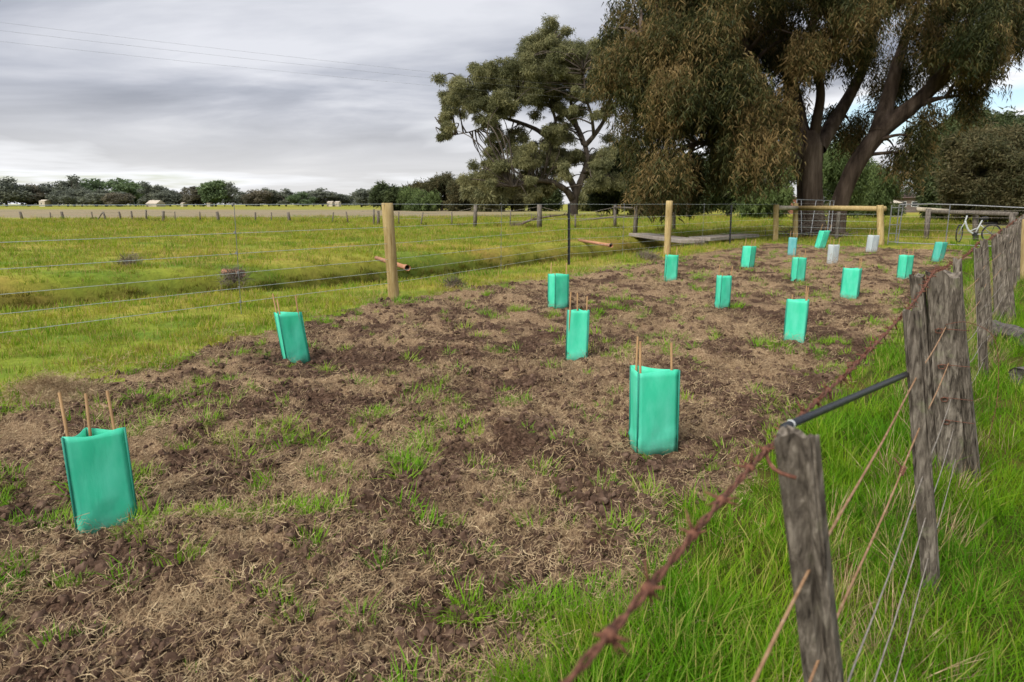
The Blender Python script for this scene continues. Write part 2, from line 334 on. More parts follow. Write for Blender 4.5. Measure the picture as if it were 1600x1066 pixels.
def mat_ground():
    m, nt, N, L = nodes('pasture')
    at = N.new('ShaderNodeAttribute'); at.attribute_name = 'fallow'
    n1 = noise_node(N, L, 0.22, 5, 0.6, 'pos', (0.6, 1.3, 1)); n2 = noise_node(N, L, 7, 5, 0.7); n4 = noise_node(N, L, 0.055, 4, 0.6, 'pos', (0.35, 1.5, 1))
    c = ramp_node(N, L, n1, [(0.38, (0.10, 0.20, 0.018)), (0.46, (0.24, 0.28, 0.030)), (0.55, (0.37, 0.31, 0.055)), (0.64, (0.36, 0.20, 0.065))])
    c = mixc(N, L, 0.35, c, ramp_node(N, L, n4, [(0.38, (0.12, 0.19, 0.024)), (0.62, (0.30, 0.25, 0.06))]))
    c = mixc(N, L, 0.55, c, ramp_node(N, L, n2, [(0.32, (0.45, 0.46, 0.45)), (0.65, (1.15, 1.12, 1.05))]), 'MULTIPLY')
    dkg = N.new('ShaderNodeAttribute'); dkg.attribute_name = 'damp'; n6 = noise_node(N, L, 1.2, 4, 0.6)
    c = mixc(N, L, dkg.outputs['Fac'], c, ramp_node(N, L, n6, [(0.36, (0.018, 0.028, 0.005)), (0.52, (0.045, 0.046, 0.008)), (0.66, (0.080, 0.045, 0.018))]))
    n5 = noise_node(N, L, 0.3, 4, 0.6, 'pos', (0.3, 1, 1))
    fc = ramp_node(N, L, n5, [(0.35, (0.20, 0.15, 0.125)), (0.65, (0.29, 0.225, 0.17))])
    c = mixc(N, L, at.outputs['Fac'], c, fc)
    principled(N, L, c, 0.95, 0, n2, 1.0, 0.04, 0.1); MATS['pasture'] = m
mat_ground()
def mat_guard(name, colr, colr2, transl):
    m, nt, N, L = nodes(name)
    n = noise_node(N, L, 9, 4, 0.6, 'obj', (1, 1, 0.4)); n2 = noise_node(N, L, 40, 4, 0.7, 'obj')
    c = ramp_node(N, L, n, [(0.35, colr), (0.7, colr2)])
    tc = N.new('ShaderNodeTexCoord'); sx = N.new('ShaderNodeSeparateXYZ'); L.new(tc.outputs['Object'], sx.inputs[0])
    lo = N.new('ShaderNodeMapRange'); lo.inputs['From Min'].default_value = 0.09; lo.inputs['From Max'].default_value = 0.0; lo.inputs['To Max'].default_value = 0.9; L.new(sx.outputs[2], lo.inputs[0])
    mm = N.new('ShaderNodeMath'); mm.operation = 'MULTIPLY'; L.new(lo.outputs[0], mm.inputs[0]); L.new(n2, mm.inputs[1])
    c = mixc(N, L, mm.outputs[0], c, (0.16, 0.12, 0.08))           # splashed soil near the foot
    n7 = noise_node(N, L, 14, 3, 0.6, 'obj', (1, 1, 0.25), 1.0)
    bs = principled(N, L, c, 0.5, 0, n7, 0.22, 0.010, 0.2)
    tr = N.new('ShaderNodeBsdfTranslucent'); L.new(c, tr.inputs[0])
    mx = N.new('ShaderNodeMixShader'); mx.inputs[0].default_value = transl; L.new(bs.outputs[0], mx.inputs[1]); L.new(tr.outputs[0], mx.inputs[2])
    o = [q for q in N if q.type == 'OUTPUT_MATERIAL'][0]; L.new(mx.outputs[0], o.inputs[0]); MATS[name] = m
mat_guard('guard_green', (0.085, 0.78, 0.51), (0.20, 0.88, 0.66), 0.42)
mat_guard('guard_pale_green', (0.12, 0.66, 0.52), (0.24, 0.74, 0.62), 0.5)
mat_guard('guard_blue', (0.20, 0.62, 0.62), (0.32, 0.72, 0.72), 0.5)
mat_guard('guard_seam', (0.03, 0.24, 0.17), (0.05, 0.34, 0.25), 0.2)  # dark green stands for the shaded stake behind the film
mat_guard('guard_seam_pale', (0.36, 0.42, 0.42), (0.46, 0.50, 0.50), 0.2)
mat_guard('guard_white', (0.62, 0.70, 0.70), (0.76, 0.80, 0.80), 0.45)

# ---------------------------------------------------------------- ground: one sheet, the planting bed cut out of it
def build_ground():
    th = np.concatenate([np.linspace(-180, -62, 40)[:-1], np.linspace(-62, -46, 24)[:-1], np.linspace(-46, 46, 470), np.linspace(46, 62, 24)[1:], np.linspace(62, 180, 40)[1:-1]])
    th = np.radians(th); nth = len(th)
    rr = np.concatenate([np.geomspace(0.30, 42, 430), np.geomspace(43, 4000, 90)]); nr = len(rr)
    T, Rr = np.meshgrid(th, rr); X = Rr * np.sin(T); Y = Rr * np.cos(T); Z = H(X.ravel(), Y.ravel()).reshape(X.shape)
    V = np.stack([X.ravel(), Y.ravel(), Z.ravel()], 1); V = np.vstack([V, [[0, 0, float(H(0.0, 0.0))]]])
    i, j = np.meshgrid(np.arange(nr - 1), np.arange(nth), indexing='ij'); j2 = (j + 1) % nth
    F = np.stack([i * nth + j, (i + 1) * nth + j, (i + 1) * nth + j2, i * nth + j2], -1).reshape(-1, 4)[:, ::-1]
    cen = V[F].mean(1); inside = bed_mask(cen[:, 0], cen[:, 1]) > 0
    centre = [(nr * 0 + k, nr * 0 + (k + 1) % nth, nr * nth) for k in range(nth)]
    for name, sel, mat in (('ground', ~inside, 'pasture'), ('planting_bed', inside, 'bed_soil')):
        f = F[sel]; used = np.unique(f); mp = np.full(len(V), -1); 
        if name == 'ground':
            used = np.unique(np.concatenate([used, np.arange(nth), [nr * nth]]))
        mp[used] = np.arange(len(used)); fl = mp[f].tolist()
        if name == 'ground': fl += [tuple(mp[list(c)]) for c in centre]
        me = bpy.data.meshes.new(name); me.from_pydata(V[used].tolist(), [], fl)
        me.polygons.foreach_set('use_smooth', [True] * len(me.polygons))
        x, y = V[used, 0], V[used, 1]
        a = me.attributes.new('straw', 'FLOAT', 'POINT'); a.data.foreach_set('value', straw_mask(x, y).astype(np.float32))
        q = np.hypot(x, y); edge = x * 0.12
        fal = sstep(62, 70, y + edge) * sstep(190, 150, y + edge) * sstep(20, -10, x) + 0.55 * sstep(40, 46, y) * sstep(60, 52, y) * sstep(5, 9, x)
        b = me.attributes.new('fallow', 'FLOAT', 'POINT'); b.data.foreach_set('value', np.clip(fal * 0.75, 0, 1).astype(np.float32))
        dka = me.attributes.new('damp', 'FLOAT', 'POINT'); dka.data.foreach_set('value', np.clip(swale(x, y) * 1.2 + 0.9 * sstep(-5.9, -6.4, TN(x, y)[1]) * sstep(30, 20, y), 0, 1).astype(np.float32))  # dark olive growth and thatch; in the swale also stands for bank shading
        me.materials.append(MATS[mat]); me.update()
        tag(link(bpy.data.objects.new(name, me)), kind='structure')
def straw_mask(x, y):
    return 0.0 + sstep(0.42, 0.62, fbm(x * 1.9, y * 1.9, 4, 81)) * 0.52 + 0.48 * sstep(0.42, 0.66, fbm(x * 5, y * 5, 3, 91)) + 0.15 * sstep(6, 14, np.hypot(x, y)) - 0.25 * sstep(0.0, -1.6, x) * sstep(4.0, 2.4, y)
build_ground()

# ---------------------------------------------------------------- scattering (ground cover and foliage sprays)
def proto(name, mb, mat, smooth=False):
    return bpy.data.objects.new(name, mb.mesh(name, mat, smooth))         # a source shape, not placed in the scene itself
def instancer(name, pts, rots, scl, protos, parent=None):
    pts = np.asarray(pts, float); n = len(pts)
    me = bpy.data.meshes.new(name); me.from_pydata(pts.tolist(), [], [])
    a = me.attributes.new('rot', 'FLOAT_VECTOR', 'POINT'); a.data.foreach_set('vector', np.asarray(rots, np.float32).ravel())
    a = me.attributes.new('scl', 'FLOAT', 'POINT'); a.data.foreach_set('value', np.asarray(scl, np.float32).ravel())
    a = me.attributes.new('var', 'INT', 'POINT'); a.data.foreach_set('value', RNG.integers(0, len(protos), n).astype(np.int32))
    ng = bpy.data.node_groups.new('spread_' + name, 'GeometryNodeTree')
    ng.interface.new_socket('Geometry', in_out='INPUT', socket_type='NodeSocketGeometry'); ng.interface.new_socket('Geometry', in_out='OUTPUT', socket_type='NodeSocketGeometry')
    N, L = ng.nodes, ng.links
    gi = N.new('NodeGroupInput'); go = N.new('NodeGroupOutput'); iop = N.new('GeometryNodeInstanceOnPoints'); jn = N.new('GeometryNodeJoinGeometry')
    for p in protos:
        oi = N.new('GeometryNodeObjectInfo'); oi.inputs['Object'].default_value = p; oi.inputs['As Instance'].default_value = False
        g2 = N.new('GeometryNodeGeometryToInstance'); L.new(oi.outputs['Geometry'], g2.inputs[0]); L.new(g2.outputs[0], jn.inputs[0])
    def attr(nm, ty):
        q = N.new('GeometryNodeInputNamedAttribute'); q.data_type = ty; q.inputs['Name'].default_value = nm; return q.outputs['Attribute']
    L.new(gi.outputs[0], iop.inputs['Points']); L.new(jn.outputs[0], iop.inputs['Instance'])
    iop.inputs['Pick Instance'].default_value = True; L.new(attr('var', 'INT'), iop.inputs['Instance Index'])
    e2r = N.new('FunctionNodeEulerToRotation'); L.new(attr('rot', 'FLOAT_VECTOR'), e2r.inputs[0]); L.new(e2r.outputs[0], iop.inputs['Rotation'])
    L.new(attr('scl', 'FLOAT'), iop.inputs['Scale']); L.new(iop.outputs[0], go.inputs[0])
    o = bpy.data.objects.new(name, me); link(o, parent)
    md = o.modifiers.new('spread', 'NODES'); md.node_group = ng
    for p in protos:
        for m in p.data.materials:
            if m.name not in [q.name for q in me.materials]: me.materials.append(m)
    return o
def rot_matrices(r):
    cx, cy, cz = np.cos(r).T; sx, sy, sz = np.sin(r).T
    M = np.empty((len(r), 3, 3))
    M[:, 0, 0] = cy * cz; M[:, 0, 1] = cz * sx * sy - cx * sz; M[:, 0, 2] = sx * sz + cx * cz * sy
    M[:, 1, 0] = cy * sz; M[:, 1, 1] = cx * cz + sx * sy * sz; M[:, 1, 2] = cx * sy * sz - cz * sx
    M[:, 2, 0] = -sy; M[:, 2, 1] = cy * sx; M[:, 2, 2] = cx * cy
    return M
TRIS = [0]
def foliage(name, pts, rots, scl, protos, parent=None):
    """sprays of leaves joined into one real mesh"""
    pts = np.asarray(pts, float); rots = np.asarray(rots, float); scl = np.asarray(scl, float); n = len(pts); var = RNG.integers(0, len(protos), n)
    VV, LL, SS, TT, RR = [], [], [], [], []; off = 0
    for k, p in enumerate(protos):
        m = var == k; c = int(m.sum())
        if not c: continue
        me = p.data; nv = len(me.vertices); V = np.empty(nv * 3); me.vertices.foreach_get('co', V); V = V.reshape(-1, 3)
        li = np.empty(len(me.loops), np.int64); me.loops.foreach_get('vertex_index', li); lt = np.empty(len(me.polygons), np.int64); me.polygons.foreach_get('loop_total', lt)
        tone = np.empty(nv); me.attributes['tone'].data.foreach_get('value', tone)
        W = np.einsum('nij,vj->nvi', rot_matrices(rots[m]), V) * scl[m][:, None, None] + pts[m][:, None, :]
        VV.append(W.reshape(-1, 3)); LL.append((li[None, :] + (np.arange(c) * nv)[:, None] + off).ravel()); SS.append(np.tile(lt, c)); TT.append(np.tile(tone, c)); RR.append(np.repeat(RNG.random(c), nv)); off += nv * c
    V = np.concatenate(VV); L_ = np.concatenate(LL); S = np.concatenate(SS); me = bpy.data.meshes.new(name)
    me.vertices.add(len(V)); me.vertices.foreach_set('co', V.ravel().astype(np.float32)); me.loops.add(len(L_)); me.loops.foreach_set('vertex_index', L_.astype(np.int32))
    me.polygons.add(len(S)); me.polygons.foreach_set('loop_start', (np.cumsum(S) - S).astype(np.int32)); me.polygons.foreach_set('loop_total', S.astype(np.int32))
    for nm, arr in (('tone', np.concatenate(TT)), ('spray', np.concatenate(RR))): a = me.attributes.new(nm, 'FLOAT', 'POINT'); a.data.foreach_set('value', arr.astype(np.float32))
    me.materials.append(protos[0].data.materials[0]); me.update(calc_edges=True); TRIS[0] += int((S - 2).sum())
    return link(bpy.data.objects.new(name, me), parent)
def blade(mb, base, ang, h, lean, w, tone, segs=3, curl=1.6):
    d = np.array([math.cos(ang), math.sin(ang), 0]); s = np.array([-d[1], d[0], 0]) * w / 2
    V = []
    for k in range(segs + 1):
        u = k / segs; p = np.array(base) + d * (lean * u ** curl) + np.array([0, 0, h * (u - 0.35 * (lean / (h + lean)) * u * u)])
        ww = (1 - u ** 1.8)
        if k < segs: V += [p - s * ww, p + s * ww]
        else: V += [p]
    F = [(2 * k, 2 * k + 1, 2 * k + 3, 2 * k + 2) for k in range(segs - 1)] + [(2 * segs - 2, 2 * segs - 1, 2 * segs)]
    mb.add(V, F, tone)
def tuft(n, rad, h0, h1, lean, w, rnd, segs=3):
    mb = MB()
    for _ in range(n):
        a = rnd.uniform(0, 6.283); q = rad * math.sqrt(rnd.random()); b = (q * math.cos(a), q * math.sin(a), -0.012)
        hh = rnd.uniform(h0, h1)
        blade(mb, b, a + rnd.uniform(-0.9, 0.9), hh, hh * rnd.uniform(0.1, lean), w * rnd.uniform(0.7, 1.2), rnd.random(), segs)
    return mb
def straw_mat(n, rad, rnd):
    mb = MB()
    for _ in range(n):
        a = rnd.uniform(0, 6.283); q = rad * math.sqrt(rnd.random()); x, y = q * math.cos(a), q * math.sin(a); z = rnd.uniform(0.002, 0.022)
        d = rnd.uniform(0, 6.283); ln = rnd.uniform(0.012, 0.060); cv = rnd.uniform(-1.1, 1.1); w = rnd.uniform(0.0004, 0.0010); V = []
        pz = z
        for k in range(4):
            dd = d + cv * k / 3; nx, ny = -math.sin(dd) * w, math.cos(dd) * w
            V += [(x - nx, y - ny, pz), (x + nx, y + ny, pz + w)]
            x += math.cos(dd) * ln / 3; y += math.sin(dd) * ln / 3; pz = max(0.0, pz + rnd.uniform(-0.010, 0.012))
        mb.add(V, [(0, 1, 3, 2), (2, 3, 5, 4), (4, 5, 7, 6)], rnd.random())
    return mb
def clod_mb(rnd):
    import bmesh
    bm = bmesh.new(); bmesh.ops.create_icosphere(bm, subdivisions=1 if rnd.random() < .3 else 2, radius=1.0)
    V = []; s = rnd.uniform(0, 99)
    for v in bm.verts:
        c = v.co; q = 0.45 + 1.0 * float(fbm(np.array([c.x * 1.6 + s + c.z * 1.3]), np.array([c.y * 1.6 - c.z * 1.1]), 3, 3)[0]) + rnd.uniform(-0.16, 0.16)
        V.append((c.x * q, c.y * q * 0.85, c.z * q * 0.65))
    F = [[v.index for v in f.verts] for f in bm.faces]; bm.free()
    return MB().add(V, F)
rnd = random.Random(3)
PR = {
 'lush': [proto('lush_tuft', tuft(20, 0.06, 0.05, 0.185, 1.25, 0.0050, rnd, 4), MATS['grass_lush']) for _ in range(5)],
 'bed': [proto('bed_tuft', tuft(50, 0.065, 0.025, 0.085, 1.3, 0.0046, rnd, 3), MATS['grass_bed']) for _ in range(5)],
 'pad': [proto('paddock_tuft', tuft(34, 0.13, 0.03, 0.085, 1.0, 0.0060, rnd, 2), MATS['grass_paddock']) for _ in range(4)],
 'wet': [proto('swale_tuft', tuft(26, 0.10, 0.05, 0.15, 1.0, 0.008, rnd, 2), MATS['grass_wet']) for _ in range(4)],
 'straw': [proto('straw_mat', straw_mat(70, 0.14, rnd), MATS['straw']) for _ in range(5)],
 'clod': [proto('soil_clod', clod_mb(rnd), MATS['clod']) for _ in range(5)],
 'dry': [proto('dry_tuft', tuft(16, 0.06, 0.12, 0.34, 0.8, 0.0035, rnd, 4), MATS['straw']) for _ in range(4)],
}
def sample(n, r0, r1, power, half=54, keep=None):
    """n points in the sector the site is seen in, denser close by"""
    u = RNG.random(n); k = 2 - power
    r = (r0 ** k + u * (r1 ** k - r0 ** k)) ** (1 / k) if abs(k) > 1e-6 else r0 * (r1 / r0) ** u
    a = np.radians(RNG.uniform(-half, half, n)); x, y = r * np.sin(a), r * np.cos(a)
    if keep is not None:
        m = RNG.random(n) < keep(x, y); x, y, r = x[m], y[m], r[m]
    return x, y, r
GUARD_SPOTS = [(p.x, p.y + .05) for p in (ground_at(a, b) for a, b in [(167, 822), (1022, 706), (463, 567), (872, 486), (901, 563), (1242, 533), (1328, 466), (1129, 481)])]
def spread(name, label, cat, x, y, scl, protos, tilt=0.15, dz=0.0):
    k = np.ones(len(x), bool)
    for gx, gy in GUARD_SPOTS: k &= np.hypot(x - gx, y - gy) > 0.17      # nothing grows or lies inside a tree guard
    x, y, scl = x[k], y[k], np.asarray(scl)[k]
    z = H(x, y) + dz; n = len(x)
    rot = np.stack([RNG.normal(0, tilt, n), RNG.normal(0, tilt, n), RNG.uniform(0, 6.283, n)], 1)
    o = instancer(name, np.stack([x, y, z], 1), rot, scl, protos); return tag(o, label, cat, kind='stuff')
# lush grass beside and under the old fence
def keep_lush(x, y):
    t, n = TN(x, y); b = bed_mask(x, y)
    return np.where(n < -5.6, 1.0, 0.0) * sstep(0.05, -0.10, b) * (0.55 + 0.45 * sstep(0.35, 0.6, fbm(x * 2, y * 2, 3, 101)))
x, y, r = sample(46000, 0.7, 30, 1.75, 58, keep_lush)
spread('lush_grass', 'lush green grass along the old timber fence', 'grass', x, y, RNG.uniform(0.5, 1.05, len(x)) * (1 + 0.05 * r) * (0.35 + 1.1 * fbm(x * 1.6, y * 1.6, 3, 7)), PR['lush'], 0.2)
# tufts coming back through the bed
def keep_bed(x, y):
    b = bed_mask(x, y); p = fbm(x * 1.5, y * 1.5, 3, 111); q = vnoise(x * 5.5, y * 5.5, 117)
    return sstep(-0.1, 0.1, b) * (0.8 * sstep(0.48, 0.64, p) * sstep(0.56, 0.76, q) + 0.04 + 0.5 * sstep(0.5, 0.05, b) * sstep(0.45, 0.7, q))
x, y, r = sample(24000, 1.2, 27, 1.35, 50, keep_bed)
spread('bed_grass', 'tufts of green grass coming back through the dug soil', 'grass', x, y, RNG.uniform(0.45, 1.15, len(x)) * (1.15 + 0.03 * r), PR['bed'], 0.25)
# pasture
def keep_pad(x, y):
    t, n = TN(x, y); b = bed_mask(x, y)
    return sstep(0.15, -0.1, b) * sstep(0.6, 0.2, swale(x, y)) * (n > -5) * (0.35 + 0.65 * sstep(0.30, 0.55, fbm(x * 0.9, y * 0.9, 3, 121)))
x, y, r = sample(36000, 4.0, 75, 1.55, 50, keep_pad)
spread('paddock_grass', 'short yellow-green pasture grass beyond the new wire fence', 'grass', x, y, RNG.uniform(0.6, 1.2, len(x)) * (0.8 + 0.055 * r) * (0.7 + 0.6 * fbm(x * 0.7, y * 0.7, 2, 8)), PR['pad'], 0.15)
def keep_swale(x, y): return sstep(0.25, 0.6, swale(x, y))
x, y, r = sample(60000, 5.0, 32, 1.2, 50, keep_swale)
spread('swale_grass', 'dark olive grass growing in the damp swale', 'grass', x, y, RNG.uniform(0.5, 1.1, len(x)) * (1 + 0.03 * r), PR['wet'], 0.2)
# straw and dead roots turned up with the soil
def keep_straw(x, y): return sstep(-0.25, 0.1, bed_mask(x, y)) * (0.10 + 0.90 * np.clip(straw_mask(x, y), 0, 1))
x, y, r = sample(11000, 1.2, 24, 1.6, 50, keep_straw)
spread('dead_straw', 'pale dead straw and roots strewn over the dug soil', 'straw', x, y, RNG.uniform(0.6, 1.2, len(x)) * (1 + 0.05 * r), PR['straw'], 0.3, 0.003)
def keep_clod(x, y): return (bed_mask(x, y) > 0.02) * (1.0 - 0.6 * np.clip(straw_mask(x, y), 0, 1)) * (0.35 + 0.65 * sstep(0.4, 0.6, fbm(x * 2.3, y * 2.3, 2, 131)))
x, y, r = sample(110000, 1.2, 18, 1.8, 48, keep_clod)
spread('soil_clods', 'brown clods of dug earth scattered over the bed', 'soil', x, y, (0.0035 + 0.026 * RNG.random(len(x)) ** 4.5) * (1 + 0.05 * r), PR['clod'], 0.8, 0.002)
# dry stems at the fence foot
t = RNG.uniform(-10.5, 12, 520); n = -7.25 + RNG.normal(0, 0.13, 520); fx, fy = XY(t, n); fx += RNG.normal(0, .05, 520)
spread('dry_fence_grass', 'dry pale stems caught along the foot of the old fence', 'grass', fx, fy, RNG.uniform(0.4, 1.0, 520), PR['dry'], 0.25)
#PART2
# ---------------------------------------------------------------- tree building
def sprig_weep(rnd, ln=1.15, n=46, l=0.19, w=0.042):
    mb = MB()
    for k in range(n):
        u = (k + rnd.random()) / n; a = rnd.uniform(0, 6.283)
        p = np.array([rnd.gauss(0, 0.10), rnd.gauss(0, 0.10), -ln * u])
        d = np.array([math.cos(a) * 0.55, math.sin(a) * 0.55, -rnd.uniform(0.4, 1.2)]); d /= np.linalg.norm(d)
        s = np.cross(d, [rnd.gauss(0, 1), rnd.gauss(0, 1), rnd.gauss(0, 1)]); s /= np.linalg.norm(s) + 1e-6
        L_ = l * rnd.uniform(0.7, 1.3)
        mb.add([p - s * w / 2, p + s * w / 2, p + d * L_], [(0, 1, 2)], rnd.random())
    return mb
def sprig_ball(rnd, rad=0.45, n=26, l=0.22, w=0.055, droop=0.5):
    mb = MB()
    for k in range(n):
        q = np.array([rnd.gauss(0, 1), rnd.gauss(0, 1), rnd.gauss(0, 0.8)]); q /= np.linalg.norm(q); p = q * rad * rnd.random() ** 0.5
        d = q * 0.7 + np.array([rnd.gauss(0, .5), rnd.gauss(0, .5), rnd.gauss(0, .4) - droop]); d /= np.linalg.norm(d)
        s = np.cross(d, [rnd.gauss(0, 1), rnd.gauss(0, 1), rnd.gauss(0, 1)]); s /= np.linalg.norm(s) + 1e-6
        L_ = l * rnd.uniform(0.7, 1.35)
        mb.add([p - s * w / 2, p + s * w / 2, p + d * L_], [(0, 1, 2)], rnd.random())
    return mb
rnd = random.Random(11)
SP = {
 'pepper': [proto('weeping_spray', sprig_weep(rnd), MATS['leaf_pepper']) for _ in range(4)],
 'gum': [proto('gum_spray', sprig_ball(rnd, 0.50, 30, 0.36, 0.10, 0.8), MATS['leaf_gum']) for _ in range(4)],
 'dark': [proto('dark_spray', sprig_ball(rnd, 0.45, 34, 0.30, 0.11, 0.5), MATS['leaf_dark']) for _ in range(3)],
 'willow': [proto('willow_spray', sprig_weep(rnd, 1.1, 30, 0.28, 0.07), MATS['leaf_willow']) for _ in range(3)],
 'olive': [proto('olive_spray', sprig_ball(rnd, 0.45, 36, 0.26, 0.09, 0.3), MATS['leaf_olive']) for _ in range(3)],
 'twig': [proto('dead_spray', sprig_ball(rnd, 0.10, 24, 0.13, 0.008, -0.5), MATS['dead_twigs']) for _ in range(3)],
}
def smooth_path(pts, sub=4):
    pts = [Vector(p) for p in pts]; out = []
    for i in range(len(pts) - 1):
        p0, p1, p2, p3 = pts[max(i - 1, 0)], pts[i], pts[i + 1], pts[min(i + 2, len(pts) - 1)]
        for k in range(sub):
            u = k / sub
            out.append(0.5 * ((2 * p1) + (p2 - p0) * u + (2 * p0 - 5 * p1 + 4 * p2 - p3) * u * u + (3 * p1 - p0 - 3 * p2 + p3) * u ** 3))
    return out + [pts[-1]]
def lerp_list(a, n):
    return list(np.interp(np.linspace(0, 1, n), np.linspace(0, 1, len(a)), a))
def limb(mb, pts, rad, sides=10, sub=5, ridge=0.0, seed=0):
    path = smooth_path(pts, sub); rr = lerp_list(rad, len(path))
    if ridge == 0: mb.tube(path, rr, sides, True, 0.10, None, seed); return path
    V = []; n = len(path); prev = None; acc = 0
    for i, p in enumerate(path):
        d = (path[min(i + 1, n - 1)] - path[max(i - 1, 0)]).normalized()
        a = d.orthogonal().normalized() if prev is None else (prev - d * prev.dot(d)).normalized()
        prev = a; b = d.cross(a); acc += (p - path[i - 1]).length if i else 0
        an = np.arange(sides) * 2 * math.pi / sides
        q = rr[i] * (1 + 0.10 * (fbm(np.cos(an) * 1.5 + seed, np.sin(an) * 1.5 + acc * 0.25, 2, 5) - 0.5)) + ridge * (np.abs(fbm(an * sides / 9.0 + acc * 0.22, np.full(sides, acc * 0.5), 2, seed + 3) - 0.5) * 2)
        for k in range(sides): V.append(tuple(p + a * math.cos(an[k]) * q[k] + b * math.sin(an[k]) * q[k]))
    F = [(i * sides + k, i * sides + (k + 1) % sides, (i + 1) * sides + (k + 1) % sides, (i + 1) * sides + k) for i in range(n - 1) for k in range(sides)]
    F += [tuple((n - 1) * sides + k for k in range(sides))]
    mb.add(V, F); return path
def clump_points(cx, rad, n, flat=0.8, shell=0.35):
    q = RNG.normal(0, 1, (n, 3)); q /= np.linalg.norm(q, axis=1)[:, None]
    q *= (shell + (1 - shell) * RNG.random(n) ** 0.5)[:, None] * rad * (0.75 + 0.5 * RNG.random(n))[:, None]; q[:, 2] *= flat
    return np.asarray(cx) + q
def twigs_to(mb, skeleton, centres, r0, rng, maxd=9):
    """a thin branch from the nearest point of the limbs into each clump"""
    S = np.array([tuple(p) for p in skeleton])
    for c in centres:
        c = np.asarray(c); dd = np.linalg.norm(S - c, axis=1) + 0.6 * np.clip(S[:, 2] - c[2], 0, None); k = int(np.argmin(dd))
        if dd[k] > maxd or dd[k] < 0.2: continue
        a = Vector(S[k]); b = Vector(c); mid = (a + b) / 2 + Vector((rng.gauss(0, .12), rng.gauss(0, .12), rng.uniform(0.0, 0.25))) * (b - a).length
        mb.tube(smooth_path([a, mid, b], 4), lerp_list([r0, r0 * 0.55, r0 * 0.15], 9), 5, False, 0.1)
def in_poly(x, y, poly):
    c = False; j = len(poly) - 1
    for i in range(len(poly)):
        (xi, yi), (xj, yj) = poly[i], poly[j]
        if (yi > y) != (yj > y) and x < (xj - xi) * (y - yi) / (yj - yi) + xi: c = not c
        j = i
    return c

